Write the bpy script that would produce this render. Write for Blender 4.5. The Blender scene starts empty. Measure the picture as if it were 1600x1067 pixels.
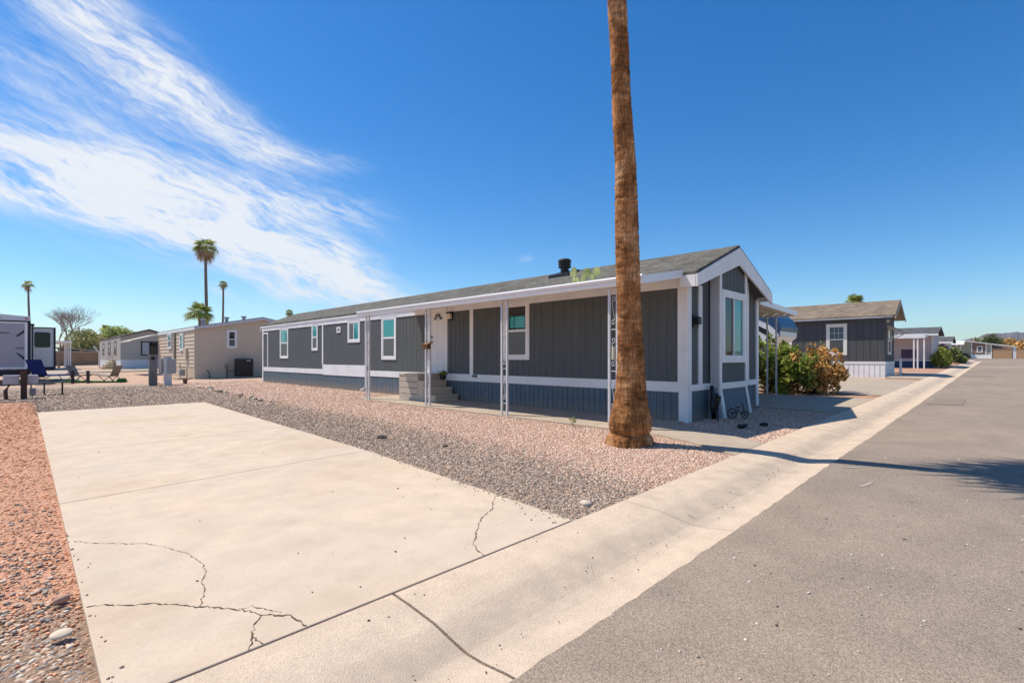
import bpy, math, random
import numpy as np
from mathutils import Vector, Matrix
R = math.radians
random.seed(7)
rng = np.random.default_rng(11)
scene = bpy.context.scene
col = scene.collection

# ------------------------------------------------------------------ camera
AZ = 44.81
cam_d = bpy.data.cameras.new("camera")
cam = bpy.data.objects.new("camera", cam_d)
col.objects.link(cam)
cam.location = (0, 0, 1.4)
cam.rotation_euler = (R(90), 0, R(AZ - 90))
cam_d.sensor_width = 36.0
cam_d.lens = 36.0 * 772 / 1600
cam_d.shift_y = 25.0 / 1600
cam_d.clip_start = 0.05
cam_d.clip_end = 30000
scene.camera = cam

# ------------------------------------------------------------------ sun and sky
to_sun = Vector((-0.26, 0.54, 1.0)).normalized()
sun_d = bpy.data.lights.new("sun", 'SUN')
sun_d.energy = 4.8
sun_d.angle = R(0.53)
sun_d.color = (1.0, 0.93, 0.80)
sun = bpy.data.objects.new("sun", sun_d)
col.objects.link(sun)
sun.location = (0, 0, 50)
sun.rotation_euler = to_sun.to_track_quat('Z', 'Y').to_euler()

scene.view_settings.view_transform = 'Standard'
scene.view_settings.look = 'None'
scene.view_settings.exposure = 0.30
scene.view_settings.gamma = 1.0

world = bpy.data.worlds.new("World")
scene.world = world
world.use_nodes = True
SKY_STRENGTH = 0.10
CLOUDS = [  # azimuth, elevation (deg), half length, half width (deg), tilt (deg), weight
    (88.0, 29.5, 8, 2.6, -38, 1.0), (80.5, 25.2, 7, 2.0, -34, .95), (73.0, 22.0, 6.0, 1.5, -22, .9), (66.5, 20.6, 5.0, .9, -4, .6),
    (92.0, 23.6, 7, 1.0, -20, .35),
    (89.0, 16.4, 9, 2.0, -2, 1.0), (80.0, 15.4, 8, 1.7, -5, .95), (71.0, 15.6, 7.5, 1.5, -8, .95), (63.0, 15.8, 4.5, 1.0, -12, .75),
    (87.0, 13.6, 7, 1.1, 2, 1.0), (79.0, 12.2, 6, 1.1, -4, 1.3), (72.0, 11.9, 6, 1.1, -6, 1.35), (65.0, 11.3, 4.5, 1.1, -12, 1.3),
    (71.0, 9.4, 6.5, 1.0, -4, 1.25), (63.0, 8.6, 5.5, 1.1, -6, 1.35), (61.5, 6.4, 6, .9, -3, 1.2), (69, 7.4, 4, .6, -6, .7),
    (75.7, 6.4, 1.9, .35, -25, .8), (43.6, 11.3, 1.0, .2, 3, .6), (88.0, 20.0, 11, 7.5, -15, .42), (72.0, 12.5, 13, 6.0, -10, .42),
]


def build_sky():
    nt = world.node_tree
    N, L = nt.nodes, nt.links
    N.clear()
    out = N.new('ShaderNodeOutputWorld')
    bg = N.new('ShaderNodeBackground')
    bg.inputs['Strength'].default_value = SKY_STRENGTH
    sky = N.new('ShaderNodeTexSky')
    sky.sky_type = 'NISHITA'
    sky.sun_disc = False
    sky.sun_elevation = math.asin(to_sun.z)
    sky.sun_rotation = math.atan2(to_sun.x, to_sun.y)
    sky.altitude = 300
    sky.air_density = 1.0
    sky.dust_density = 0.25
    sky.ozone_density = 1.6
    hs = N.new('ShaderNodeHueSaturation')
    hs.inputs['Saturation'].default_value = 1.45
    hs.inputs['Value'].default_value = 1.14
    L.new(sky.outputs[0], hs.inputs['Color'])
    wbal = N.new('ShaderNodeMix')
    wbal.data_type = 'RGBA'
    wbal.blend_type = 'MULTIPLY'
    wbal.inputs['Factor'].default_value = 1
    wbal.inputs['B'].default_value = (.82, .99, 1.08, 1)
    L.new(hs.outputs[0], wbal.inputs['A'])

    def m(op, a, b=None, c=None, clamp=False):
        n = N.new('ShaderNodeMath')
        n.operation = op
        n.use_clamp = clamp
        for i, v in enumerate((a, b, c)):
            if v is None:
                continue
            if isinstance(v, (int, float)):
                n.inputs[i].default_value = v
            else:
                L.new(v, n.inputs[i])
        return n.outputs[0]
    tc = N.new('ShaderNodeTexCoord')
    sep = N.new('ShaderNodeSeparateXYZ')
    L.new(tc.outputs['Generated'], sep.inputs[0])
    az = m('MULTIPLY', m('ARCTAN2', sep.outputs[1], sep.outputs[0]), 57.29578)
    el = m('MULTIPLY', m('ARCSINE', sep.outputs[2]), 57.29578)
    # slow wobble of the cloud outlines
    cmb = N.new('ShaderNodeCombineXYZ')
    L.new(m('MULTIPLY', az, 0.11), cmb.inputs[0])
    L.new(m('MULTIPLY', el, 0.22), cmb.inputs[1])
    nz = N.new('ShaderNodeTexNoise')
    nz.inputs['Scale'].default_value = 1.0
    nz.inputs['Detail'].default_value = 5
    L.new(cmb.outputs[0], nz.inputs['Vector'])
    sp2 = N.new('ShaderNodeSeparateColor')
    L.new(nz.outputs['Color'], sp2.inputs[0])
    az2 = m('ADD', az, m('MULTIPLY', m('SUBTRACT', sp2.outputs[0], .5), 5.0))
    el2 = m('ADD', el, m('MULTIPLY', m('SUBTRACT', sp2.outputs[1], .5), 3.0))
    mask = None
    for (a0, e0, ln, wd, tilt, wt) in CLOUDS:
        wd *= 1.3
        # azimuth grows to the left of the view: x to the right is -(az-a0)
        dx = m('MULTIPLY', m('SUBTRACT', a0, az2), 1.0)
        dy = m('SUBTRACT', el2, e0)
        ct, st = math.cos(R(tilt)), math.sin(R(tilt))
        p = m('ADD', m('MULTIPLY', dx, ct / ln), m('MULTIPLY', dy, st / ln))
        q = m('ADD', m('MULTIPLY', dx, -st / wd), m('MULTIPLY', dy, ct / wd))
        g = m('MULTIPLY', m('POWER', 2.718, m('MULTIPLY', m('ADD', m('MULTIPLY', p, p), m('MULTIPLY', q, q)), -1.0)), wt)
        mask = g if mask is None else m('ADD', mask, g)
    # fine streaks drawn out along the wind
    def streak(tilt, sx, sy, det):
        c2 = N.new('ShaderNodeCombineXYZ')
        ct, st = math.cos(R(tilt)), math.sin(R(tilt))
        L.new(m('ADD', m('MULTIPLY', az2, -ct * sx), m('MULTIPLY', el2, st * sx)), c2.inputs[0])
        L.new(m('ADD', m('MULTIPLY', az2, st * sy), m('MULTIPLY', el2, ct * sy)), c2.inputs[1])
        n = N.new('ShaderNodeTexNoise')
        n.inputs['Scale'].default_value = 1
        n.inputs['Detail'].default_value = det
        n.inputs['Roughness'].default_value = .58
        L.new(c2.outputs[0], n.inputs['Vector'])
        return n.outputs['Fac']
    s1 = streak(-22, .10, .42, 10)
    s2 = streak(-14, .30, 1.5, 10)
    s3 = streak(-30, .8, 3.2, 10)
    st = m('ADD', m('ADD', m('MULTIPLY', s1, .5), m('MULTIPLY', s2, .32)), m('MULTIPLY', s3, .18))
    dens = m('MULTIPLY', mask, m('ADD', .40, m('MULTIPLY', m('SUBTRACT', st, .43), 4.4)))
    # unseen thin overcast behind the street, added as neutral fill light
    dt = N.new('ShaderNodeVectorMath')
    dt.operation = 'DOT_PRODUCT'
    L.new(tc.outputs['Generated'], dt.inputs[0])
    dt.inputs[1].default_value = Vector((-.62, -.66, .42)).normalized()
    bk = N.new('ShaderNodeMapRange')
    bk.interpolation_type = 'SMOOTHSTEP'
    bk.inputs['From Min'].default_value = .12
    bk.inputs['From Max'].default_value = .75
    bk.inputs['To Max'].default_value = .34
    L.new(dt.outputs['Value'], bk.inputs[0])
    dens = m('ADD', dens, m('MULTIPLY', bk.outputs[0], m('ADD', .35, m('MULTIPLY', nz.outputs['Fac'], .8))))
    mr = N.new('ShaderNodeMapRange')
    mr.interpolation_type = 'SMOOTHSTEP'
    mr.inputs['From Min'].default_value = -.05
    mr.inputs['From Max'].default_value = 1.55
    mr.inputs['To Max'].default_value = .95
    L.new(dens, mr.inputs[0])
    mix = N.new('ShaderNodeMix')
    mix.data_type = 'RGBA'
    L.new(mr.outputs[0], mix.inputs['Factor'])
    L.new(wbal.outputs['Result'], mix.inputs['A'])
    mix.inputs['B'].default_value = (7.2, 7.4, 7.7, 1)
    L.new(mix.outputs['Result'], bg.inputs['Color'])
    L.new(bg.outputs[0], out.inputs[0])


build_sky()

# ------------------------------------------------------------------ materials
_m = {}


def mat(name, c, rough=.8, var=.0, vscale=3., bump=0., bscale=60., metal=0., spec=.3, detail=6, stretch=None,
        island=0., c2=None, fine=0., fscale=200., trans=0.):
    """Principled surface; colour varied by two octaves of noise in object space."""
    if name in _m:
        return _m[name]
    M = bpy.data.materials.new(name)
    M.use_nodes = True
    nt = M.node_tree
    N, L = nt.nodes, nt.links
    b = N['Principled BSDF']
    b.inputs['Roughness'].default_value = rough
    b.inputs['Metallic'].default_value = metal
    b.inputs['Specular IOR Level'].default_value = spec
    b.inputs['Base Color'].default_value = (*c, 1)
    _m[name] = M
    tc = N.new('ShaderNodeTexCoord')
    vec = tc.outputs['Object']
    if stretch:
        mp = N.new('ShaderNodeMapping')
        mp.inputs['Scale'].default_value = stretch
        L.new(vec, mp.inputs[0])
        vec = mp.outputs[0]
    cur = None
    if var or c2:
        n = N.new('ShaderNodeTexNoise')
        n.inputs['Scale'].default_value = vscale
        n.inputs['Detail'].default_value = detail
        n.inputs['Roughness'].default_value = .6
        L.new(vec, n.inputs['Vector'])
        r = N.new('ShaderNodeValToRGB')
        r.color_ramp.elements[0].position = .3
        r.color_ramp.elements[1].position = .7
        lo = tuple(x * (1 - var) for x in c)
        hi = tuple(min(1, x * (1 + var)) for x in (c2 or c))
        r.color_ramp.elements[0].color = (*lo, 1)
        r.color_ramp.elements[1].color = (*hi, 1)
        L.new(n.outputs['Fac'], r.inputs[0])
        cur = r.outputs[0]
    def scale_col(cur, fac_socket):
        mx = N.new('ShaderNodeMix')
        mx.data_type = 'RGBA'
        mx.blend_type = 'MULTIPLY'
        mx.inputs['Factor'].default_value = 1
        if cur is None:
            mx.inputs['A'].default_value = (*c, 1)
        else:
            L.new(cur, mx.inputs['A'])
        L.new(fac_socket, mx.inputs['B'])
        return mx.outputs['Result']
    if fine:
        n = N.new('ShaderNodeTexNoise')
        n.inputs['Scale'].default_value = fscale
        n.inputs['Detail'].default_value = 3
        L.new(vec, n.inputs['Vector'])
        r = N.new('ShaderNodeMapRange')
        r.inputs['From Min'].default_value = .3
        r.inputs['From Max'].default_value = .7
        r.inputs['To Min'].default_value = 1 - fine
        r.inputs['To Max'].default_value = 1 + fine
        L.new(n.outputs['Fac'], r.inputs[0])
        cur = scale_col(cur, r.outputs[0])
    if island:
        g = N.new('ShaderNodeNewGeometry')
        r = N.new('ShaderNodeMapRange')
        r.inputs['To Min'].default_value = 1 - island
        r.inputs['To Max'].default_value = 1 + island
        L.new(g.outputs['Random Per Island'], r.inputs[0])
        cur = scale_col(cur, r.outputs[0])
    if cur is not None:
        L.new(cur, b.inputs['Base Color'])
    if bump:
        n = N.new('ShaderNodeTexNoise')
        n.inputs['Scale'].default_value = bscale
        n.inputs['Detail'].default_value = 5
        L.new(vec, n.inputs['Vector'])
        bp = N.new('ShaderNodeBump')
        bp.inputs['Strength'].default_value = bump
        bp.inputs['Distance'].default_value = .02
        L.new(n.outputs['Fac'], bp.inputs['Height'])
        L.new(bp.outputs[0], b.inputs['Normal'])
    if trans:
        t = N.new('ShaderNodeBsdfTranslucent')
        L.new(cur, t.inputs[0]) if cur is not None else None
        ms = N.new('ShaderNodeMixShader')
        ms.inputs[0].default_value = trans
        L.new(b.outputs[0], ms.inputs[1])
        L.new(t.outputs[0], ms.inputs[2])
        L.new(ms.outputs[0], N['Material Output'].inputs[0])
    return M


def stone_mat(name, colours, rough=.85):
    """each loose stone picks its own colour"""
    M = bpy.data.materials.new(name)
    M.use_nodes = True
    N, L = M.node_tree.nodes, M.node_tree.links
    b = N['Principled BSDF']
    b.inputs['Roughness'].default_value = rough
    b.inputs['Specular IOR Level'].default_value = .25
    g = N.new('ShaderNodeNewGeometry')
    r = N.new('ShaderNodeValToRGB')
    r.color_ramp.interpolation = 'CONSTANT'
    e = r.color_ramp.elements
    n = len(colours)
    e[0].position, e[0].color = 0, (*colours[0], 1)
    e[1].position, e[1].color = 1 / n, (*colours[1], 1)
    for i in range(2, n):
        k = e.new(i / n)
        k.color = (*colours[i], 1)
    L.new(g.outputs['Random Per Island'], r.inputs[0])
    L.new(r.outputs[0], b.inputs['Base Color'])
    return M


def ground_mat(name, c, c2, cell=None, cellvar=.3, big=.35, bigamt=.18, bump=.6, bscale=90., rough=.92, stain=None, band=None):
    """gravel, soil, asphalt and concrete sheets: broad patches, fine grain, per-grain tone"""
    M = bpy.data.materials.new(name)
    M.use_nodes = True
    N, L = M.node_tree.nodes, M.node_tree.links
    b = N['Principled BSDF']
    b.inputs['Roughness'].default_value = rough
    b.inputs['Specular IOR Level'].default_value = .2
    geo = N.new('ShaderNodeNewGeometry')
    pos = geo.outputs['Position']

    def noise(scale, detail=5, rgh=.55):
        n = N.new('ShaderNodeTexNoise')
        n.inputs['Scale'].default_value = scale
        n.inputs['Detail'].default_value = detail
        n.inputs['Roughness'].default_value = rgh
        L.new(pos, n.inputs['Vector'])
        return n.outputs['Fac']

    def rng_(s, lo, hi, a=.3, z=.7):
        r = N.new('ShaderNodeMapRange')
        r.inputs['From Min'].default_value = a
        r.inputs['From Max'].default_value = z
        r.inputs['To Min'].default_value = lo
        r.inputs['To Max'].default_value = hi
        L.new(s, r.inputs[0])
        return r.outputs[0]

    def mul(a, s):
        x = N.new('ShaderNodeMix')
        x.data_type = 'RGBA'
        x.blend_type = 'MULTIPLY'
        x.inputs['Factor'].default_value = 1
        L.new(a, x.inputs['A'])
        L.new(s, x.inputs['B'])
        return x.outputs['Result']
    mx = N.new('ShaderNodeMix')
    mx.data_type = 'RGBA'
    mx.inputs['A'].default_value = (*c, 1)
    mx.inputs['B'].default_value = (*c2, 1)
    L.new(rng_(noise(big, 6, .65), 0, 1, .35, .65), mx.inputs['Factor'])
    cur = mx.outputs['Result']
    cur = mul(cur, rng_(noise(big * 9, 5), 1 - bigamt, 1 + bigamt))
    h = noise(bscale, 4, .7)
    cur = mul(cur, rng_(h, 1 - cellvar, 1 + cellvar))
    if cell:
        v = N.new('ShaderNodeTexVoronoi')
        v.inputs['Scale'].default_value = cell
        L.new(pos, v.inputs['Vector'])
        s = N.new('ShaderNodeSeparateColor')
        L.new(v.outputs['Color'], s.inputs[0])
        cur = mul(cur, rng_(s.outputs[0], 1 - cellvar, 1 + cellvar, 0, 1))
        ad = N.new('ShaderNodeMath')
        ad.operation = 'MULTIPLY_ADD'
        L.new(v.outputs['Distance'], ad.inputs[0])
        ad.inputs[1].default_value = -.9
        L.new(h, ad.inputs[2])
        h = ad.outputs[0]
    for (sc, lo, hi, colr) in (stain if isinstance(stain, list) else [stain] if stain else []):
        x = N.new('ShaderNodeMix')
        x.data_type = 'RGBA'
        L.new(cur, x.inputs['A'])
        x.inputs['B'].default_value = (*colr, 1)
        L.new(rng_(noise(sc, 7, .6), 0, .8, lo, hi), x.inputs['Factor'])
        cur = x.outputs['Result']
    if band:    # silt left along the flow line of the gutter
        (y0, wd, amt, colr) = band
        sp = N.new('ShaderNodeSeparateXYZ')
        L.new(pos, sp.inputs[0])

        def mt(op, a, bb):
            q = N.new('ShaderNodeMath')
            q.operation = op
            for i_, v_ in enumerate((a, bb)):
                if isinstance(v_, (int, float)):
                    q.inputs[i_].default_value = v_
                else:
                    L.new(v_, q.inputs[i_])
            return q.outputs[0]
        q = mt('DIVIDE', mt('SUBTRACT', mt('ADD', sp.outputs[1], mt('MULTIPLY', mt('SUBTRACT', noise(1.3, 4), .5), .5)), y0), wd)
        g = mt('POWER', 2.718, mt('MULTIPLY', mt('MULTIPLY', q, q), -1.0))
        x = N.new('ShaderNodeMix')
        x.data_type = 'RGBA'
        L.new(cur, x.inputs['A'])
        x.inputs['B'].default_value = (*colr, 1)
        L.new(mt('MULTIPLY', g, mt('MULTIPLY', rng_(noise(5, 6, .65), .25, 1.2), amt)), x.inputs['Factor'])
        cur = x.outputs['Result']
    L.new(cur, b.inputs['Base Color'])
    bp = N.new('ShaderNodeBump')
    bp.inputs['Strength'].default_value = bump
    bp.inputs['Distance'].default_value = .012
    L.new(h, bp.inputs['Height'])
    L.new(bp.outputs[0], b.inputs['Normal'])
    return M


def shingle_mat(name, c, c2):
    M = bpy.data.materials.new(name)
    M.use_nodes = True
    N, L = M.node_tree.nodes, M.node_tree.links
    b = N['Principled BSDF']
    b.inputs['Roughness'].default_value = .95
    b.inputs['Specular IOR Level'].default_value = .15
    tc = N.new('ShaderNodeTexCoord')
    # courses run along the eave (object Y), rows climb the slope (object X)
    sp = N.new('ShaderNodeSeparateXYZ')
    L.new(tc.outputs['Object'], sp.inputs[0])
    cb = N.new('ShaderNodeCombineXYZ')
    L.new(sp.outputs[1], cb.inputs[0])
    L.new(sp.outputs[0], cb.inputs[1])
    br = N.new('ShaderNodeTexBrick')
    br.offset = .37
    br.inputs['Scale'].default_value = 1
    br.inputs['Brick Width'].default_value = .23
    br.inputs['Row Height'].default_value = .135
    br.inputs['Mortar Size'].default_value = .008
    br.inputs['Mortar Smooth'].default_value = .2
    br.inputs['Bias'].default_value = 0
    br.inputs['Color1'].default_value = (*c, 1)
    br.inputs['Color2'].default_value = (*c2, 1)
    br.inputs['Mortar'].default_value = (*[x * .55 for x in c], 1)
    L.new(cb.outputs[0], br.inputs['Vector'])
    n = N.new('ShaderNodeTexNoise')
    n.inputs['Scale'].default_value = 1.4
    n.inputs['Detail'].default_value = 8
    n.inputs['Roughness'].default_value = .7
    L.new(tc.outputs['Object'], n.inputs['Vector'])
    r = N.new('ShaderNodeMapRange')
    r.inputs['From Min'].default_value = .3
    r.inputs['From Max'].default_value = .7
    r.inputs['To Min'].default_value = .72
    r.inputs['To Max'].default_value = 1.28
    L.new(n.outputs['Fac'], r.inputs[0])
    x = N.new('ShaderNodeMix')
    x.data_type = 'RGBA'
    x.blend_type = 'MULTIPLY'
    x.inputs['Factor'].default_value = 1
    L.new(br.outputs['Color'], x.inputs['A'])
    L.new(r.outputs[0], x.inputs['B'])
    L.new(x.outputs['Result'], b.inputs['Base Color'])
    bp = N.new('ShaderNodeBump')
    bp.inputs['Strength'].default_value = .7
    bp.inputs['Distance'].default_value = .01
    bp.invert = True
    L.new(br.outputs['Fac'], bp.inputs['Height'])
    L.new(bp.outputs[0], b.inputs['Normal'])
    return M


def glass_mat(name, c, rough=.04, spec=1.0, coat=.0):
    """a dark or tinted pane with a real reflection on it"""
    M = bpy.data.materials.new(name)
    M.use_nodes = True
    b = M.node_tree.nodes['Principled BSDF']
    b.inputs['Base Color'].default_value = (*c, 1)
    b.inputs['Roughness'].default_value = rough
    b.inputs['Specular IOR Level'].default_value = spec
    b.inputs['Coat Weight'].default_value = coat
    _m[name] = M
    return M


def splash(M, z0, z1, colr, amt=.75):
    """soil thrown up on the lowest part of a wall by rain"""
    N, L = M.node_tree.nodes, M.node_tree.links
    b = N['Principled BSDF']
    tc = N.new('ShaderNodeNewGeometry')
    sp = N.new('ShaderNodeSeparateXYZ')
    L.new(tc.outputs['Position'], sp.inputs[0])
    n = N.new('ShaderNodeTexNoise')
    n.inputs['Scale'].default_value = 5
    n.inputs['Detail'].default_value = 7
    L.new(tc.outputs['Position'], n.inputs['Vector'])
    a = N.new('ShaderNodeMath')
    a.operation = 'MULTIPLY_ADD'
    L.new(n.outputs['Fac'], a.inputs[0])
    a.inputs[1].default_value = -(z1 - z0) * 1.2
    L.new(sp.outputs[2], a.inputs[2])
    r = N.new('ShaderNodeMapRange')
    r.inputs['From Min'].default_value = z0 - (z1 - z0) * .6
    r.inputs['From Max'].default_value = z1 - (z1 - z0) * .6
    r.inputs['To Min'].default_value = amt
    r.inputs['To Max'].default_value = 0
    L.new(a.outputs[0], r.inputs[0])
    x = N.new('ShaderNodeMix')
    x.data_type = 'RGBA'
    L.new(r.outputs[0], x.inputs['Factor'])
    old = b.inputs['Base Color'].links[0].from_socket
    L.new(old, x.inputs['A'])
    x.inputs['B'].default_value = (*colr, 1)
    L.new(x.outputs['Result'], b.inputs['Base Color'])


WHITE = mat('white_paint', (.78, .775, .765), .5, .08, 1.8, fine=.04, fscale=40)
WHITE_METAL = mat('white_metal', (.80, .81, .83), .35, .04, 3, spec=.5)
SIDING = mat('charcoal_siding', (.098, .107, .110), .75, .10, 1.2, bump=.15, bscale=40, stretch=(1, 6, .6), fine=.08, fscale=30)
SKIRT = mat('slate_blue_skirting', (.112, .150, .182), .75, .12, 1.5, stretch=(1, 5, .7), fine=.06, fscale=30)
splash(SKIRT, .12, .42, (.30, .23, .175), .7)
SOFFIT = mat('soffit_grey', (.30, .29, .28), .8, .08)
SHINGLE = shingle_mat('grey_shingles', (.105, .098, .084), (.165, .155, .135))
SHINGLE_TAN = shingle_mat('tan_shingles', (.19, .148, .110), (.25, .198, .15))
SHINGLE_DARK = shingle_mat('dark_shingles', (.085, .085, .09), (.13, .13, .135))
TEAL = glass_mat('teal_tinted_glass', (.012, .27, .26), .03, .8)
SCREEN = mat('insect_screen', (.105, .108, .10), .35, .08, 20, spec=.55)
DARKGLASS = glass_mat('dark_glass', (.010, .012, .014), .03, .35)
BLACK = mat('black_metal', (.012, .012, .013), .45, .1, 8, spec=.4)
GALV = mat('grey_painted_metal', (.62, .62, .63), .5, .06, 8, metal=.0, spec=.5)
CONC = ground_mat('pale_concrete', (.565, .438, .328), (.515, .42, .335), None, .07, .35, .08, .22, 55, .88,
                  stain=[(.42, .50, .85, (.45, .315, .185)), (1.7, .57, .95, (.36, .30, .24)), (34, .66, .76, (.26, .20, .145))])
CONC2 = ground_mat('curb_concrete', (.585, .45, .338), (.545, .43, .33), 160, .10, .5, .09, .35, 70, .9,
                   stain=(1.1, .58, .85, (.30, .235, .175)), band=(1.93, .20, .6, (.33, .27, .215)))
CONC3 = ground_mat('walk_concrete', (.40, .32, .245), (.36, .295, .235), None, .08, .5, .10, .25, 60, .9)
ASPHALT = ground_mat('asphalt', (.305, .236, .180), (.235, .190, .155), 140, .27, .22, .09, .3, 110, .93)
SOIL = ground_mat('desert_soil', (.47, .315, .225), (.41, .28, .205), 26, .22, .12, .16, .8, 45)
PINKBED = ground_mat('pink_gravel_ground', (.52, .35, .26), (.46, .31, .235), 60, .35, .4, .14, .7, 70)
GREYBED = ground_mat('grey_gravel_ground', (.34, .255, .195), (.28, .215, .17), 55, .45, .4, .16, .7, 65)
REDBED = ground_mat('red_gravel_ground', (.55, .30, .20), (.48, .255, .165), 90, .25, .5, .12, .7, 90)
TAN = mat('beige_lap_siding', (.60, .50, .38), .8, .05, 1)
GREIGE = mat('greige_siding', (.40, .365, .33), .8, .05, 1)
WOODY = mat('bark_brown', (.16, .11, .08), .9, .2, 5, bump=.5, bscale=20)


# ------------------------------------------------------------------ mesh builder
def gz(x):
    """street grade: the ground rises along the road"""
    return .0155 * max(-60.0, min(85.0, x))


ORI = {}


class MB:
    def __init__(s):
        s.v, s.f = [], []

    def add(s, vs, fs):
        o = len(s.v)
        s.v += [tuple(p) for p in vs]
        s.f += [tuple(i + o for i in f) for f in fs]
        return s

    def box(s, x0, x1, y0, y1, z0, z1):
        x0, x1 = min(x0, x1), max(x0, x1)
        y0, y1 = min(y0, y1), max(y0, y1)
        z0, z1 = min(z0, z1), max(z0, z1)
        return s.add([(x0, y0, z0), (x1, y0, z0), (x1, y1, z0), (x0, y1, z0), (x0, y0, z1), (x1, y0, z1), (x1, y1, z1), (x0, y1, z1)],
                     [(0, 3, 2, 1), (4, 5, 6, 7), (0, 1, 5, 4), (1, 2, 6, 5), (2, 3, 7, 6), (3, 0, 4, 7)])

    def hexa(s, b, t):
        return s.add(list(b) + list(t), [(0, 3, 2, 1), (4, 5, 6, 7), (0, 1, 5, 4), (1, 2, 6, 5), (2, 3, 7, 6), (3, 0, 4, 7)])

    def prism(s, poly, fn0, fn1):
        """poly of 2D points; fn0/fn1 place the two end faces"""
        n = len(poly)
        return s.add([fn0(*p) for p in poly] + [fn1(*p) for p in poly],
                     [tuple(range(n))[::-1], tuple(range(n, 2 * n))] + [(i, (i + 1) % n, n + (i + 1) % n, n + i) for i in range(n)])

    def tube(s, pts, r, n=8, cap=True):
        pts = [Vector(p) for p in pts]
        k = len(pts)
        rs = r if isinstance(r, (list, tuple)) else [r] * k
        vs = []
        up = Vector((0, 0, 1))
        for i, p in enumerate(pts):
            d = (pts[min(i + 1, k - 1)] - pts[max(i - 1, 0)])
            d = d.normalized() if d.length > 1e-9 else up
            a = d.cross(up if abs(d.z) < .95 else Vector((1, 0, 0))).normalized()
            b = a.cross(d)
            for j in range(n):
                t = 2 * math.pi * j / n
                vs.append(p + (a * math.cos(t) + b * math.sin(t)) * rs[i])
        fs = [(i * n + j, i * n + (j + 1) % n, (i + 1) * n + (j + 1) % n, (i + 1) * n + j) for i in range(k - 1) for j in range(n)]
        if cap:
            fs += [tuple(range(n))[::-1], tuple(range((k - 1) * n, k * n))]
        return s.add(vs, fs)

    def lathe(s, cx, cy, prof, n=20):
        vs = [(cx + r * math.cos(2 * math.pi * j / n), cy + r * math.sin(2 * math.pi * j / n), z) for r, z in prof for j in range(n)]
        k = len(prof)
        fs = [(i * n + j, i * n + (j + 1) % n, (i + 1) * n + (j + 1) % n, (i + 1) * n + j) for i in range(k - 1) for j in range(n)]
        fs += [tuple(range(n))[::-1], tuple(range((k - 1) * n, k * n))]
        return s.add(vs, fs)

    def build(s, name, m, parent=None, bevel=0., smooth=False):
        me = bpy.data.meshes.new(name)
        o = bpy.data.objects.new(name, me)
        col.objects.link(o)
        org = Vector((0, 0, 0))
        if parent is not None:
            o.parent = parent
            org = ORI[parent]
        ORI[o] = org
        me.from_pydata([tuple(Vector(p) - org) for p in s.v], [], s.f)
        me.update()
        if m:
            me.materials.append(m)
        if smooth:
            me.polygons.foreach_set('use_smooth', [True] * len(me.polygons))
        if bevel:
            b = o.modifiers.new('bevel', 'BEVEL')
            b.width = bevel
            b.segments = 2
            b.limit_method = 'ANGLE'
        return o


def np_mesh(name, V, F, m, parent=None, smooth=False):
    """numpy verts (n,3) and equal-length faces (k,c) -> one object"""
    me = bpy.data.meshes.new(name)
    c = F.shape[1]
    me.vertices.add(len(V))
    me.vertices.foreach_set('co', V.astype(np.float32).ravel())
    me.loops.add(F.size)
    me.loops.foreach_set('vertex_index', F.astype(np.int32).ravel())
    me.polygons.add(len(F))
    me.polygons.foreach_set('loop_start', np.arange(0, F.size, c, dtype=np.int32))
    me.polygons.foreach_set('loop_total', np.full(len(F), c, dtype=np.int32))
    if smooth:
        me.polygons.foreach_set('use_smooth', np.ones(len(F), dtype=bool))
    me.update(calc_edges=True)
    me.validate()
    me.materials.append(m)
    o = bpy.data.objects.new(name, me)
    col.objects.link(o)
    if parent is not None:
        o.parent = parent
        me.transform(Matrix.Translation(-ORI[parent]))
    ORI[o] = Vector((0, 0, 0)) if parent is None else ORI[parent]
    return o


def tag(o, label, cat, group=None):
    o['label'] = label
    o['category'] = cat
    if group:
        o['group'] = group
    return o


def thing(name, label, cat, loc=(0, 0, 0), group=None):
    o = bpy.data.objects.new(name, None)
    o.empty_display_size = .2
    col.objects.link(o)
    o.location = loc
    ORI[o] = Vector(loc)
    return tag(o, label, cat, group)


def struct(o):
    o['kind'] = 'structure'
    return o


def stuff(o, label=None, cat=None):
    o['kind'] = 'stuff'
    if label:
        tag(o, label, cat)
    return o


def copy_tree(o, loc=None, rz=None, sc=None, label=None, parent=None):
    c = o.copy()
    col.objects.link(c)
    if parent:
        c.parent = parent
    if loc:
        c.location = loc
    if rz is not None:
        c.rotation_euler = (0, 0, rz)
    if sc is not None:
        c.scale = (sc, sc, sc) if not isinstance(sc, tuple) else sc
    if label:
        c['label'] = label
    for ch in [x for x in o.children]:
        copy_tree(ch, parent=c)
    return c


# wall-plane mappers: (a along the wall, b = z, n = outward) -> world
def wx(X):
    return lambda a, b, n: (X - n, a, b)       # wall facing -X, runs along Y


def wy(Y):
    return lambda a, b, n: (a, Y - n, b)       # wall facing -Y, runs along X


def wb(mb, P, a0, a1, b0, b1, n0, n1):
    p, q = P(a0, b0, n0), P(a1, b1, n1)
    return mb.box(p[0], q[0], p[1], q[1], p[2], q[2])


def grooved(P, a0, a1, b0, b1, pitch=.2, gap=.008, depth=.005, base=.03, holes=(), mb=None, jitter=.0):
    """T1-11 style vertical boards with real grooves"""
    mb = mb or MB()
    wb(mb, P, a0, a1, b0, b1, -base, 0)
    a = a0
    while a < a1 - 1e-6:
        e = min(a + pitch - gap, a1)
        wb(mb, P, a, e, b0 + .001, b1 - .001, .0, depth)
        a += pitch
    return mb


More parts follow.
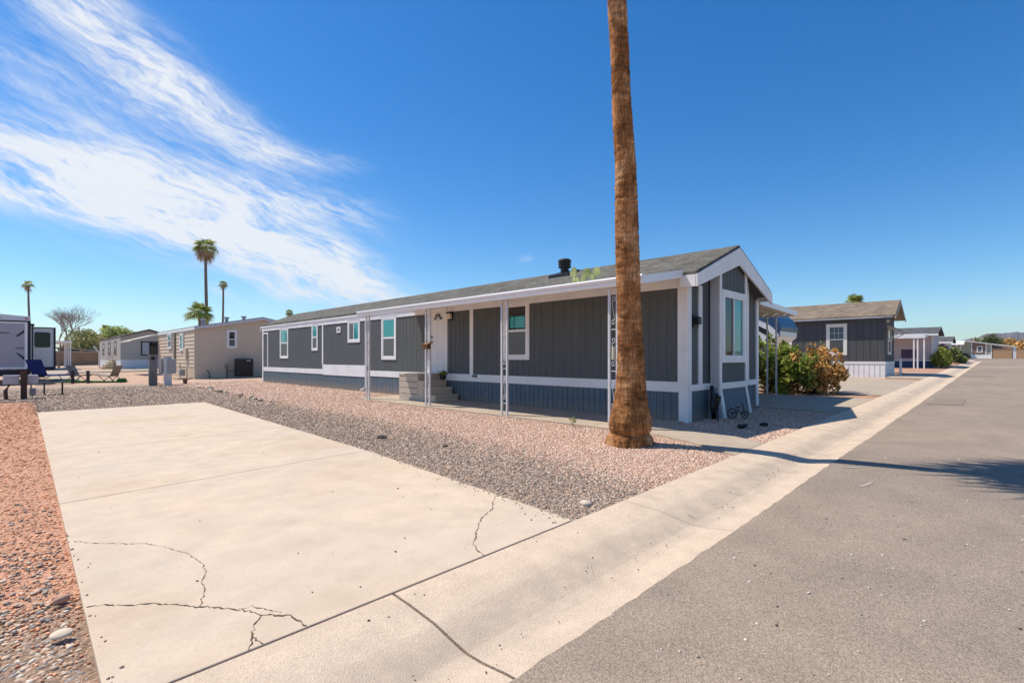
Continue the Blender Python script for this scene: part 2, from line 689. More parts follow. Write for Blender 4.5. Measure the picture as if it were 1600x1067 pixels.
def laps(P, a0, a1, b0, b1, pitch=.2, lip=.02, mb=None):
    """horizontal lap siding"""
    mb = mb or MB()
    b = b0
    while b < b1 - 1e-6:
        e = min(b + pitch, b1)
        v = [P(a0, b, -.02), P(a1, b, -.02), P(a1, b, lip), P(a0, b, lip), P(a0, e, -.02), P(a1, e, -.02), P(a1, e, .002), P(a0, e, .002)]
        mb.add(v, [(0, 1, 2, 3), (4, 7, 6, 5), (3, 2, 6, 7), (0, 4, 5, 1), (0, 3, 7, 4), (1, 5, 6, 2)])
        b += pitch
    return mb


def window(root, P, a0, a1, b0, b1, style='hung', trim=.09, out=.03, top=TEAL, bottom=SCREEN, tm=None, mid=.5, drip=True):
    """trim frame (part) with sash and panes (sub-parts); P from wx / wy"""
    tm = tm or WHITE
    f = MB()
    wb(f, P, a0, a0 + trim, b0, b1, .0, out)
    wb(f, P, a1 - trim, a1, b0, b1, .0, out)
    wb(f, P, a0 + trim, a1 - trim, b0, b0 + trim, .0, out)
    wb(f, P, a0 + trim, a1 - trim, b1 - trim, b1, .0, out)
    if drip:
        wb(f, P, a0 - .015, a1 + .015, b1, b1 + .015, 0, out + .01)
    fr = f.build('window', tm, root, bevel=.004)
    ia0, ia1, ib0, ib1 = a0 + trim, a1 - trim, b0 + trim, b1 - trim
    s = MB()
    w = .035
    for (p, q, r_, t) in ((ia0, ia0 + w, ib0, ib1), (ia1 - w, ia1, ib0, ib1), (ia0 + w, ia1 - w, ib0, ib0 + w), (ia0 + w, ia1 - w, ib1 - w, ib1)):
        wb(s, P, p, q, r_, t, .005, out - .006)
    if style == 'hung':
        m = ib0 + (ib1 - ib0) * mid
        wb(s, P, ia0 + w, ia1 - w, m - .03, m + .03, .005, out - .004)
        s.build('sash', tm, fr)
        wb(MB(), P, ia0 + w, ia1 - w, m + .03, ib1 - w,   .004, .018).build('pane', top, fr)
        wb(MB(), P, ia0 + w, ia1 - w, ib0 + w, m - .03, .004, .014).build('pane', bottom, fr)
    else:
        m = ia0 + (ia1 - ia0) * mid
        wb(s, P, m - .025, m + .025, ib0 + w, ib1 - w, .005, out - .004)
        s.build('sash', tm, fr)
        wb(MB(), P, ia0 + w, m - .025, ib0 + w, ib1 - w, .004, .018).build('pane', top, fr)
        wb(MB(), P, m + .025, ia1 - w, ib0 + w, ib1 - w, .004, .016).build('pane', bottom, fr)
    return fr


def gable_roof(root, x0, x1, xr, ze, zr, y0, y1, m, th=.07, name='roof', ze1=None):
    """two slopes, ridge along Y"""
    ze1 = ze if ze1 is None else ze1
    mb = MB()
    poly = [(x0, ze), (xr, zr), (x1, ze1), (x1, ze1 - th), (xr, zr - th), (x0, ze - th)]
    mb.add([(x, y0, z) for x, z in poly] + [(x, y1, z) for x, z in poly],
           [(0, 1, 7, 6), (1, 2, 8, 7), (2, 3, 9, 8), (3, 4, 10, 9), (4, 5, 11, 10), (5, 0, 6, 11),
            (0, 5, 4, 1), (1, 4, 3, 2), (6, 7, 10, 11), (7, 8, 9, 10)])
    return mb.build(name, m, root)


def text_mesh(name, s, size, m, parent, loc, rot, depth=.004):
    cu = bpy.data.curves.new(name + '_curve', 'FONT')
    cu.body = s
    cu.size = size
    cu.extrude = depth
    cu.align_x = 'CENTER'
    cu.align_y = 'CENTER'
    tmp = bpy.data.objects.new('tmp_text', cu)
    col.objects.link(tmp)
    dg = bpy.context.evaluated_depsgraph_get()
    me = bpy.data.meshes.new_from_object(tmp.evaluated_get(dg))
    bpy.data.objects.remove(tmp)
    o = bpy.data.objects.new(name, me)
    col.objects.link(o)
    me.materials.append(m)
    M = Matrix.Translation(Vector(loc)) @ rot.to_4x4()
    me.transform(M)
    if parent:
        o.parent = parent
        me.transform(Matrix.Translation(-ORI[parent]))
        ORI[o] = ORI[parent]
    return o


exec_parts = []
# ================================================================== THE GROUND
def sheet(name, poly, m, dz, sub=None):
    """flat polygon on the street grade"""
    mb = MB()
    mb.add([(x, y, gz(x) + dz) for x, y in poly], [tuple(range(len(poly)))])
    o = mb.build(name, m)
    return struct(o)


def slab(name, polys, m, top=0., th=.14, bevel=.006, parent=None):
    mb = MB()
    for poly in polys:
        n = len(poly)
        mb.add([(x, y, gz(x) + top - th) for x, y in poly] + [(x, y, gz(x) + top) for x, y in poly],
               [tuple(range(n))[::-1], tuple(range(n, 2 * n))] + [(i, (i + 1) % n, n + (i + 1) % n, n + i) for i in range(n)])
    return struct(mb.build(name, m, parent, bevel=bevel))


def build_ground():
    # one sheet to the horizon; it follows the street grade
    xs = [-9000, -2000, -400, -60, -20, 0, 20, 45, 70, 85, 120, 400, 2000, 9000]
    ys = [-9000, -2000, -400, -80, -20, -5.97, 1.505, 20, 60, 150, 400, 2000, 9000]
    mb = MB()
    mb.add([(x, y, gz(x) - .085) for y in ys for x in xs], [])
    n = len(xs)
    o = len(xs) * len(ys)
    for j in range(len(ys) - 1):
        for i in range(n - 1):
            mb.f.append((j * n + i, j * n + i + 1, (j + 1) * n + i + 1, (j + 1) * n + i))
    struct(mb.build('ground', SOIL))

    # asphalt street with a slightly ragged edge
    edge = []
    x = -60.
    r = random.Random(3)
    while x < 79:
        w = .012 if x > -3 and x < 20 else .03
        edge.append((x, 1.512 + r.uniform(-w, w) * .7 + .007 * math.sin(x * 1.1)))
        x += .09 if -2 < x < 14 else .8
    mb = MB()
    e = [(x, y, gz(x) - .03) for x, y in edge]
    l = [(x, -6.0, gz(x) - .03) for x, y in edge]
    k = len(e)
    mb.add(e + l, [(i, k + i, k + i + 1, i + 1) for i in range(k - 1)])
    struct(mb.build('road', ASPHALT))
    # cross street at the far end
    sheet('road', [(79.0, 40), (79.0, -60), (71.5, -60), (71.5, 1.62), (71.5, 3.0), (71.5, 40)], ASPHALT, -.026)
    PATCH = ground_mat('dark_asphalt_patch', (.25, .197, .155), (.235, .187, .15), 150, .25, .5, .06, .3, 100)
    sheet('road_patch', [(16.2, 1.36), (18.4, 1.34), (18.5, .72), (16.3, .70)], PATCH, -.022)
    sheet('road_patch', [(32.6, 1.40), (33.9, 1.40), (33.9, .30), (32.6, .32)], PATCH, -.022)
    sheet('valley_gutter', [(48.9, 1.45), (50.6, 1.45), (50.6, -6), (48.9, -6)], CONC3, -.022)
    PALE = mat('pale_scrape', (.42, .38, .34), .9, .1, 20)
    for (x, y, l, a) in ((7.05, 1.30, .34, .5), (6.25, 1.02, .36, .15)):
        mb = MB()
        pts = []
        for i in range(9):
            t = i / 8 - .5
            pts.append((x + l * t * math.cos(a) + .25 * t * t, y - l * t * math.sin(a) * 1.6, .010 * (1 - 3.2 * t * t) + .002))
        for s in (1, -1):
            pass
        vs = [(px + s * w * .4, py + s * w, gz(px) - .0255) for px, py, w in pts for s in (1, -1)]
        mb.add(vs, [(2 * i, 2 * i + 1, 2 * i + 3, 2 * i + 2) for i in range(8)])
        struct(mb.build('chalk_scrape', PALE))

    # rolled curb / gutter in cast lengths with grooves between them
    prof = [(2.52, .0), (2.35, -.006), (2.12, -.022), (1.97, -.050), (1.86, -.068), (1.74, -.064), (1.60, -.046), (1.48, -.036)]
    joints = [-46, -40, -34, -28, -22, -16, -12, -9, -6, -3, -1.5, 1.555, 4.02, 6.9, 9.95, 13.0, 16.05, 19.1, 22.15, 25.2, 28.25, 31.3, 34.4, 40, 46, 52, 58, 64, 71]
    mb = MB()
    for a, b in zip(joints[:-1], joints[1:]):
        g = .009 if abs(a - 1.555) < .1 else .004
        h = .009 if abs(b - 1.555) < .1 else .004
        P = [(y, z) for y, z in prof] + [(1.48, -.25), (2.52, -.25)]
        k = len(P)
        mb.add([(a + g, y, gz(a) + z) for y, z in P] + [(b - h, y, gz(b) + z) for y, z in P],
               [tuple(range(k)), tuple(range(k, 2 * k))[::-1]] + [(i, k + i, k + (i + 1) % k, (i + 1) % k) for i in range(k)])
    struct(mb.build('curb_gutter', CONC2))
    # opposite kerb, outside the frame
    slab('curb_gutter', [[(-60, -7), (71, -7), (71, -6), (-60, -6)]], CONC2, .03)

    # driveway: four cast panels with open joints
    def lx(y):
        return .26 + .010 * (y - 2.55)

    def rx(y):
        t = (y - 2.53) / 3.49
        return 3.27 + .31 * min(t, 1) + max(0, (y - 6.02)) * .040
    ycut = [2.535, 6.55, 9.9, 13.4, 17.05]
    skew = [0, .0, 0, 0, 0]
    polys = []
    for a, b in zip(ycut[:-1], ycut[1:]):
        a2, b2 = a + .006, b - .006
        polys.append([(lx(a2), a2 + (.0 if a < 3 else -.16)), (rx(a2), a2), (rx(b2), b2), (lx(b2), b2 - (.16 if b < 16 else 0) + (.35 if b > 16 else 0))])
    slab('driveway', polys, CONC, .0, .14, .008)

    # cracks in the driveway: thin ragged dark seams
    CR = mat('crack_dirt', (.115, .078, .052), 1, .3, 30)
    seams = [([(0.28, 3.63), (0.35, 3.6), (0.45, 3.49), (0.55, 3.41), (0.63, 3.32), (0.68, 3.24), (0.73, 3.17), (0.81, 3.07), (0.9, 2.93), (0.94, 2.83), (1.04, 2.71), (1.06, 2.55)], .011),
             ([(0.31, 5.02), (0.43, 4.83), (0.58, 4.65), (0.69, 4.54), (0.77, 4.37), (0.86, 4.1), (0.89, 3.84), (0.87, 3.64), (0.81, 3.5), (0.8, 3.37), (0.73, 3.19)], .007),
             ([(0.94, 2.83), (0.87, 2.75), (0.83, 2.64), (0.78, 2.54)], .010), ([(0.83, 2.64), (0.85, 2.54)], .006), ([(.86, 2.99), (.93, 2.97), (.97, 2.90), (1.02, 2.78)], .006),
             ([(3.38, 3.56), (3.16, 3.39), (3.01, 3.24), (2.77, 3.12), (2.62, 2.99), (2.47, 2.84), (2.36, 2.75), (2.31, 2.63), (2.28, 2.54)], .011)]
    r = random.Random(5)
    for pts, w in seams:
        fine = []
        for p, q in zip(pts[:-1], pts[1:]):
            L_ = math.hypot(q[0] - p[0], q[1] - p[1])
            n = max(2, int(L_ / .018))
            for i in range(n):
                t = i / n
                fine.append((p[0] + (q[0] - p[0]) * t + r.uniform(-1, 1) * .008, p[1] + (q[1] - p[1]) * t + r.uniform(-1, 1) * .008))
        fine.append(pts[-1])
        mb = MB()
        vs = []
        for i, (x, y) in enumerate(fine):
            x2, y2 = fine[min(i + 1, len(fine) - 1)]
            x1, y1 = fine[max(i - 1, 0)]
            d = Vector((x2 - x1, y2 - y1)).normalized()
            ww = w * r.choice((.2, .3, .4, .5, .8, 1.1)) * .5
            vs += [(x - d.y * ww, y + d.x * ww, gz(x) + .003), (x + d.y * ww, y - d.x * ww, gz(x) + .003)]
        k = len(fine)
        mb.add(vs, [(2 * i, 2 * i + 1, 2 * i + 3, 2 * i + 2) for i in range(k - 1)])
        struct(mb.build('driveway_crack', CR))

    # gravel beds (each a sheet above the soil, below the slabs)
    sheet('pink_gravel_bed', [(3.3, 2.53), (12.78, 2.53), (12.78, 4.6), (9.6, 4.6), (9.35, 33), (5.3, 33), (5.5, 24), (5.5, 16), (3.4, 2.6)], PINKBED, -.030)
    sheet('grey_gravel_bed', [(3.0, 2.54), (4.50, 2.54), (4.75, 3.7), (4.95, 4.7), (5.0, 5.8), (5.25, 7.7), (5.4, 10), (5.3, 12), (5.35, 17.3), (5.7, 25), (4.6, 31), (-3, 34), (-3, 22.5), (.3, 22), (.35, 16.8)], GREYBED, -.026)
    sheet('red_gravel_bed', [(-14, 3.9), (.33, 3.9), (.52, 22.6), (-4, 23), (-20, 23.5), (-20, 3.9)], REDBED, -.026)
    sheet('pebble_bed', [(-6, 2.0), (.27, 2.0), (.34, 4.2), (-6, 4.2)], ground_mat('brown_soil', (.33, .215, .15), (.27, .18, .125), 60, .4, .6, .15, .8, 60), -.030)

    # porch slab, its walk to the curb, carport drive, next lot's drive and paths
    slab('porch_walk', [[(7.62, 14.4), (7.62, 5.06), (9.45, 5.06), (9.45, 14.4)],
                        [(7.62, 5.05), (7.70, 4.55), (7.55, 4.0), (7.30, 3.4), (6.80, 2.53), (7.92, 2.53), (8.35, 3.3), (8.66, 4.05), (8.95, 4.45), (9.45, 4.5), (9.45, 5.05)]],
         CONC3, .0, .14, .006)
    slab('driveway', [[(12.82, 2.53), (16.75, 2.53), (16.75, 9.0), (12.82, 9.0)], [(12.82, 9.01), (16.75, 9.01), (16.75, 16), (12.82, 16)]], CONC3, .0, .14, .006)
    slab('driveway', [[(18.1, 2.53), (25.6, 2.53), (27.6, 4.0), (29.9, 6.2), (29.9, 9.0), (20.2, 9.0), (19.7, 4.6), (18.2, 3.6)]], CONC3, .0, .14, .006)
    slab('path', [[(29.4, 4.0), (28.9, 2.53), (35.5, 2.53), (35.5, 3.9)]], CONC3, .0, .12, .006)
    REDDISH = ground_mat('reddish_gravel_ground', (.43, .25, .165), (.37, .22, .15), 40, .25, .4, .14, .8, 60)
    sheet('pink_gravel_bed', [(16.8, 2.53), (18.05, 2.53), (18.1, 3.7), (19.6, 4.7), (20.0, 9), (16.8, 9)], REDDISH, -.028)
    sheet('pink_gravel_bed', [(35.6, 2.53), (70, 2.53), (70, 9), (35.6, 9)], REDDISH, -.028)
    sheet('path', [(-2, 60), (40, 56), (40, 66), (-2, 72)], CONC3, -.022)
    sheet('path', [(1.6, 41.5), (2.9, 40.6), (3.2, 60), (1.6, 60)], CONC3, -.020)


def rocks(n, xy, size, zoff, flat=.6, kind='angular'):
    """n loose stones at xy (n,2): jittered boxes or rounded pebbles"""
    if kind == 'angular':
        B = np.array([(-1, -1, -1), (1, -1, -1), (1, 1, -1), (-1, 1, -1), (-1, -1, 1), (1, -1, 1), (1, 1, 1), (-1, 1, 1)], float) * .5
        F0 = np.array([(0, 3, 2, 1), (4, 5, 6, 7), (0, 1, 5, 4), (1, 2, 6, 5), (2, 3, 7, 6), (3, 0, 4, 7)])
        jit = .22
    else:
        t = (1 + 5 ** .5) / 2
        B = np.array([(-1, t, 0), (1, t, 0), (-1, -t, 0), (1, -t, 0), (0, -1, t), (0, 1, t), (0, -1, -t), (0, 1, -t), (t, 0, -1), (t, 0, 1), (-t, 0, -1), (-t, 0, 1)], float)
        B = B / np.linalg.norm(B[0]) * .55
        F0 = np.array([(0, 11, 5), (0, 5, 1), (0, 1, 7), (0, 7, 10), (0, 10, 11), (1, 5, 9), (5, 11, 4), (11, 10, 2), (10, 7, 6), (7, 1, 8), (3, 9, 4), (3, 4, 2), (3, 2, 6), (3, 6, 8), (3, 8, 9), (4, 9, 5), (2, 4, 11), (6, 2, 10), (8, 6, 7), (9, 8, 1)])
        jit = .06
    k = len(B)
    P = B[None] + rng.normal(0, jit * .5, (n, k, 3))
    s = size * np.exp(np.clip(rng.normal(0, .42, n), -1.0, .62))
    S = np.stack([s * rng.uniform(.8, 1.35, n), s * rng.uniform(.65, 1.0, n), s * flat * rng.uniform(.7, 1.2, n)], 1)
    P = P * S[:, None]
    # tilt a little, then spin
    tx = rng.normal(0, .35, n)
    c, s_ = np.cos(tx)[:, None], np.sin(tx)[:, None]
    y, z = P[..., 1] * c - P[..., 2] * s_, P[..., 1] * s_ + P[..., 2] * c
    a = rng.uniform(0, 2 * np.pi, n)
    c, s_ = np.cos(a)[:, None], np.sin(a)[:, None]
    x, y = P[..., 0] * c - y * s_, P[..., 0] * s_ + y * c
    V = np.stack([x + xy[:, 0:1], y + xy[:, 1:2], z + (.0155 * np.clip(xy[:, 0:1], -60, 85) + zoff + S[:, 2:3] * rng.uniform(.05, .35, (n, 1)))], 2)
    F = (F0[None] + (np.arange(n) * k)[:, None, None]).reshape(-1, F0.shape[1])
    return V.reshape(-1, 3), F


def inside(xy, poly):
    x, y = xy[:, 0], xy[:, 1]
    r = np.zeros(len(xy), bool)
    n = len(poly)
    for i in range(n):
        x1, y1 = poly[i]
        x2, y2 = poly[(i + 1) % n]
        c = ((y1 > y) != (y2 > y)) & (x < (x2 - x1) * (y - y1) / (y2 - y1 + 1e-12) + x1)
        r ^= c
    return r


def scatter(poly, n, power=1.6, soft=0.):
    """random points in poly, denser near the street corner where the viewer stands"""
    P = np.array(poly)
    lo, hi = P.min(0), P.max(0)
    out = []
    tot = 0
    while tot < n:
        q = rng.uniform(lo, hi, (n * 4, 2))
        d = np.hypot(q[:, 0], q[:, 1])
        keep = rng.uniform(0, 1, len(q)) < np.clip((3.2 / d) ** power, 0, 1)
        q = q[keep]
        qq = q + rng.normal(0, soft, q.shape) if soft else q
        q = q[inside(qq, poly)]
        out.append(q)
        tot += len(q)
        if len(q) == 0:
            break
    return np.concatenate(out)[:n]


def G_STRAY():
    return stone_mat('stray_stone', [(.36, .27, .21), (.22, .17, .14), (.48, .36, .27), (.42, .25, .17), (.55, .43, .34)])


def build_gravel():
    grey = [(3.30, 2.56), (4.50, 2.56), (4.75, 3.7), (4.95, 4.7), (5.0, 5.8), (5.25, 7.7), (5.4, 10), (5.3, 12), (5.35, 17.3), (5.6, 24), (4.0, 28.5), (.4, 30), (-2.4, 26), (.55, 22), (.6, 17.5), (4.05, 17.3), (3.98, 16.5), (3.62, 6.1)]
    pts = scatter(grey, 120000, 1.35, .22)
    ok = ~((pts[:, 0] < 3.34 + np.clip((pts[:, 1] - 2.53) / 3.49, 0, 1) * .31 + np.clip(pts[:, 1] - 6.02, 0, 99) * .04) & (pts[:, 1] < 17.3))
    ok &= pts[:, 1] > 2.55
    pts = pts[ok]
    d = np.hypot(pts[:, 0], pts[:, 1])
    V, F = rocks(len(pts), pts, (.0092 + .0008 * d), -.029, .62)
    G = stone_mat('grey_gravel_stone', [(.37, .28, .22), (.20, .155, .13), (.47, .35, .265), (.40, .25, .175), (.28, .22, .185), (.56, .44, .35), (.36, .235, .165), (.22, .18, .16), (.43, .32, .24), (.15, .115, .10)])
    stuff(np_mesh('grey_gravel', V, F, G), 'grey and brown mixed gravel strip beside the pale driveway', 'gravel')

    pink = [(4.40, 2.56), (6.85, 2.56), (7.55, 3.95), (7.58, 15), (9.2, 15), (9.25, 30), (5.4, 30), (5.6, 24), (5.35, 17.3), (5.25, 12), (5.35, 10), (5.2, 7.7), (4.95, 5.8), (4.9, 4.7), (4.7, 3.7)]
    pts = scatter(pink, 140000, 1.4, .36)
    ok = (pts[:, 1] > 2.55) & ~((pts[:, 0] > 7.58) & (pts[:, 1] < 14.45)) & ~((pts[:, 1] < 4.1) & (pts[:, 0] > 6.85 + (pts[:, 1] - 2.55) * .44)) & (pts[:, 0] < 9.25)
    ok &= np.hypot(pts[:, 0] - 6.62, pts[:, 1] - 4.05) > .30
    pts = pts[ok]
    bed = [(8.05, 2.56), (12.7, 2.56), (12.75, 4.3), (9.3, 4.35), (8.75, 3.95)]
    p2 = scatter(bed, 26000, .6)
    pts = np.concatenate([pts, p2])
    d = np.hypot(pts[:, 0], pts[:, 1])
    V, F = rocks(len(pts), pts, (.0082 + .0007 * d), -.030, .6)
    G = stone_mat('pink_gravel_stone', [(.61, .40, .295), (.53, .33, .24), (.66, .50, .40), (.56, .35, .255), (.72, .58, .48), (.45, .28, .205), (.60, .42, .32), (.54, .38, .30), (.63, .45, .345), (.40, .26, .20)])
    stuff(np_mesh('pink_gravel', V, F, G), 'pink crushed granite covering the front yard around the palm', 'gravel')

    red = [(-7, 3.0), (.275, 3.0), (.40, 17.0), (.46, 21.5), (-4, 22), (-12, 22)]
    pts = scatter(red, 90000, 1.35)
    pts = pts[rng.uniform(0, 1, len(pts)) < np.clip((pts[:, 1] - 3.1) / 1.0, .1, 1)]
    d = np.hypot(pts[:, 0], pts[:, 1])
    V, F = rocks(len(pts), pts, (.0065 + .0008 * d), -.027, .6)
    G = stone_mat('red_gravel_stone', [(.72, .36, .205), (.63, .295, .165), (.77, .42, .25), (.55, .25, .135), (.80, .48, .30), (.66, .33, .19), (.48, .21, .115)])
    stuff(np_mesh('red_gravel', V, F, G), 'rust red decomposed granite left of the driveway', 'gravel')

    peb = [(-3.5, 2.1), (.24, 2.1), (.28, 3.7), (.30, 4.4), (-.3, 4.1), (-1.2, 3.9), (-3.5, 3.8)]
    pts = scatter(peb, 16000, .2, .14)
    pts = pts[(pts[:, 0] < .225)]
    V, F = rocks(len(pts), pts, .021, -.036, .55, 'round')
    G = stone_mat('river_pebble', [(.50, .37, .27), (.25, .215, .19), (.62, .50, .38), (.42, .27, .18), (.31, .27, .24), (.66, .55, .43), (.36, .24, .17), (.20, .175, .16), (.55, .41, .29), (.46, .33, .24), (.37, .32, .27), (.52, .33, .23)], .6)
    stuff(np_mesh('river_pebbles', V, F, G, smooth=True), 'rounded river pebbles in the corner left of the driveway', 'pebbles')
    pts = np.concatenate([scatter([(-2.6, 3.6), (.2, 3.6), (.30, 5.2), (-.6, 4.7)], 1500, .6, .15), scatter([(-1.6, 4.4), (.24, 4.4), (.28, 7.0), (-.3, 6.0)], 500, .6, .1)])
    pts = pts[pts[:, 0] < .25]
    V, F = rocks(len(pts), pts, .017, -.020, .5, 'round')
    stuff(np_mesh('river_pebbles', V, F, G, smooth=True), 'few grey pebbles strayed onto the red granite', 'pebbles')

    # dry leaf bits and grit on the concrete and road
    t = rng.uniform(0, 1, 150) ** 1.3
    ex = np.stack([3.27 + .33 * t - rng.exponential(.05, 150), 2.6 + 3.6 * t], 1)
    ey = np.stack([3.4 + 3.3 * t, 2.50 - rng.exponential(.05, 150)], 1)
    el = np.stack([.285 + rng.exponential(.02, 150), 2.7 + 6 * t], 1)[::6]
    pts = np.concatenate([ex, ey[::3], el])
    V, F = rocks(len(pts), pts, .0085, .002, .6)
    V[:, 2] -= np.repeat(np.where(pts[:, 1] < 2.52, .012, 0), 8)
    stuff(np_mesh('stray_gravel', V, F, G_STRAY()), 'loose gravel bits kicked onto the concrete edges', 'gravel')
    pts = np.concatenate([scatter([(.35, 2.6), (3.3, 2.6), (3.6, 9), (.4, 12)], 60, .5), scatter([(.8, 1.6), (8, 1.6), (8, 2.5), (1.2, 2.5)], 55, .5), scatter([(1.7, 1.75), (7, 1.72), (7, 1.95), (1.7, 2.0)], 34, .3)])
    V, F = rocks(len(pts), pts, .0065, .003, .5)
    V[:, 2] -= np.repeat(np.where(pts[:, 1] < 2.5, .052 * np.clip((2.45 - pts[:, 1]) / .55, 0, 1), 0), 8)
    stuff(np_mesh('litter', V, F, stone_mat('dry_litter', [(.10, .06, .04), (.05, .04, .035), (.16, .10, .06)])), 'dark bits of dry leaf and grit on the concrete', 'litter')
    pts = scatter([(2.0, -1.0), (9, -1.0), (9, 1.45), (2.0, 1.45)], 300, .9)
    V, F = rocks(len(pts), pts, .008, -.029, .5)
    stuff(np_mesh('grit', V, F, stone_mat('pale_grit', [(.50, .45, .38), (.38, .30, .23), (.10, .09, .085), (.6, .55, .48)])), 'pale loose grit scattered on the asphalt', 'grit')


# ================================================================== THE MAIN HOUSE
def scroll(cx, z0, h, r=.055, flip=1):
    """wrought S between two bars; returns points in the (Y,Z) plane around cx"""
    pts = []
    for i in range(15):
        t = i / 14
        a = -math.pi * .5 + t * math.pi * 2.2
        rr = r * (.28 + .72 * t)
        pts.append((cx + flip * rr * math.cos(a) * .9, z0 + h - r * 1.1 + rr * math.sin(a)))
    low = [(2 * cx - y, 2 * z0 + h - z) for y, z in pts][::-1]
    return pts + low


def build_house():
    H = thing('mobile_home', 'long charcoal mobile home with white trim and grey shingled roof behind the tall palm trunk', 'house', (9.3, 4.4, .12))
    W, Gb = wx(9.3), wy(4.4)
    zt0, zt1, zw = .71, .915, 2.78
    y0, y1 = 4.4, 27.9
    x0, x1 = 9.3, 13.18
    # closed core so that light does not leak
    core = MB().box(x0 + .035, x1 - .02, y0 + .035, y1 - .02, -.1, 2.9)
    core.build('wall_core', SIDING, H)
    s = grooved(W, y0 + .03, y1, zt1, zw)
    s.build('wall', SIDING, H)
    sk = grooved(lambda a, b, n: W(a, b, n - .01), y0 + .03, y1, -.1, zt0 + .02, .155, .016, .011)
    sk.build('skirting', SKIRT, H)
    # gable front wall: triangle above the eaves as well
    g = grooved(Gb, x0 + .001, x1, .86, 2.80)
    xs = x0
    while xs < x1 - .02:
        e = min(xs + .188, x1)
        zt = lambda x: 2.98 + (.84 - .08) * (1 - abs(x - 11.2) / 2.1) - .02
        za, zb = zt(xs), zt(e)
        zm = []
        g.hexa([Gb(xs, 2.8, -.03), Gb(e, 2.8, -.03), Gb(e, 2.8, .012), Gb(xs, 2.8, .012)],
               [Gb(xs, za, -.03), Gb(e, zb, -.03), Gb(e, zb, .012), Gb(xs, za, .012)])
        xs += .2
    g.build('gable_wall', SIDING, H)
    grooved(lambda a, b, n: Gb(a, b, n - .012), x0 + .02, x1, -.05, .80, .155, .016, .011).build('gable_skirting', SKIRT, H)
    # white trim on the long side
    t = MB()
    n1 = .018
    wb(t, W, y0 - .02, 16.84, zt0, zt1, -.01, n1)
    wb(t, W, 20.66, y1 + .02, zt0 - .02, zt1 - .01, -.01, n1)
    wb(t, W, 16.845, 20.655, .665, 1.10, -.01, n1 + .002)
    for (a, b) in ((10.80, 10.95), (16.80, 16.93), (20.58, 20.70)):
        wb(t, W, a, b, 1.10 if a > 16 else zt1, zw, .002, n1 + .004)
    wb(t, W, 27.78, 27.92, -.1, 2.775, .002, .024)
    wb(t, W, y0 - .03, 4.58, zt1, zw, .002, .030)
    wb(t, W, y0 - .03, 4.56, -.05, zt0, .002, .032)
    # closet panel frame near the far end
    wb(t, W, 27.10, 27.20, zt1, 2.62, .002, n1 + .004)
    wb(t, W, 27.10, 27.78, 2.62, 2.70, .002, n1 + .006)
    t.build('trim', WHITE, H, bevel=.004)
    fz = MB()
    wb(fz, W, y0 - .02, y1 + .1, zw, 2.98, -.02, .024)
    fz.build('fascia', WHITE, H, bevel=.004)
    # gable trim
    t = MB()
    n1 = .034
    wb(t, Gb, x0 + .02, 10.32, .73, .86, .0, n1)
    t.build('trim', WHITE, H, bevel=.004)
    t = MB()
    wb(t, Gb, 11.82, x1, .73, .86, .0, n1)
    t.build('trim', WHITE, H, bevel=.004)
    t = MB()
    for (a0, a1, b0, b1, nn) in ((9.77, 9.93, .86, 2.86, .004), (12.40, 12.54, .86, 3.2, .004), (13.06, 13.20, -.02, 2.84, .008), (9.245, 9.42, .86, 2.80, .010), (9.245, 9.42, -.05, .73, .012)):
        t = MB()
        wb(t, Gb, a0, a1, b0, b1, .002, n1 + nn)
        t.build('trim', WHITE, H, bevel=.004)

    # bay on the gable
    bx0, bx1, by = 10.32, 11.80, 4.19
    P = wy(by)
    zt = lambda x: 2.96 + .76 * (1 - abs(x - 11.2) / 2.1)
    bay = MB()
    xs = bx0
    bay.box(bx0, bx1, by + .012, 4.39, .75, 2.9)
    while xs < bx1 - .01:
        e = min(xs + .188, bx1)
        bay.hexa([P(xs, .86, -.01), P(e, .86, -.01), P(e, .86, .012), P(xs, .86, .012)],
                 [P(xs, zt(xs), -.01), P(e, zt(e), -.01), P(e, zt(e), .012), P(xs, zt(xs), .012)])
        xs += .2
    B = bay.build('bay', SIDING, H)
    side = MB()
    for sx, q in ((bx0, -1), (bx1, 1)):
        side.hexa([(sx, by - .004, .75), (sx + q * .02, by - .004, .75), (sx + q * .02, 4.36, .75), (sx, 4.36, .75)],
                  [(sx, by - .004, zt(sx) - .01), (sx + q * .02, by - .004, zt(sx) - .01), (sx + q * .02, 4.36, zt(sx) - .01), (sx, 4.36, zt(sx) - .01)])
        side.build('bay_side', mat('light_grey_paint', (.52, .53, .56), .6, .05), B)
        side = MB()
    bt = MB()
    wb(bt, P, bx0 - .024, bx0 + .075, .87, zt(bx0) - .02, .002, .04)
    wb(bt, P, bx1 - .075, bx1 + .024, .87, zt(bx1) - .02, .002, .04)
    wb(bt, P, bx0 - .026, bx1 + .026, .74, .87, .002, .044)
    # flared skirt boards
    for a in (bx0 - .024, bx1 - .07):
        bt.build('trim', WHITE, B, bevel=.004)
        bt = MB()
        bt.hexa([(a, by - .17, -.02), (a + .095, by - .17, -.02), (a + .095, by - .12, -.02), (a, by - .12, -.02)],
                [(a, by - .042, .739), (a + .095, by - .042, .739), (a + .095, by + .01, .739), (a, by + .01, .739)])
    bt.build('trim', WHITE, B, bevel=.004)
    fl = MB()
    xs = bx0 + .02
    while xs < bx1 - .02:
        e = min(xs + .178, bx1 - .02)
        fl.hexa([(xs, by - .14, -.02), (e, by - .14, -.02), (e, by - .06, -.02), (xs, by - .06, -.02)],
                [(xs, by - .015, .745), (e, by - .015, .745), (e, by + .06, .745), (xs, by + .06, .745)])
        xs += .19
    fl.build('flared_skirt', SKIRT, B)
    fs = MB()
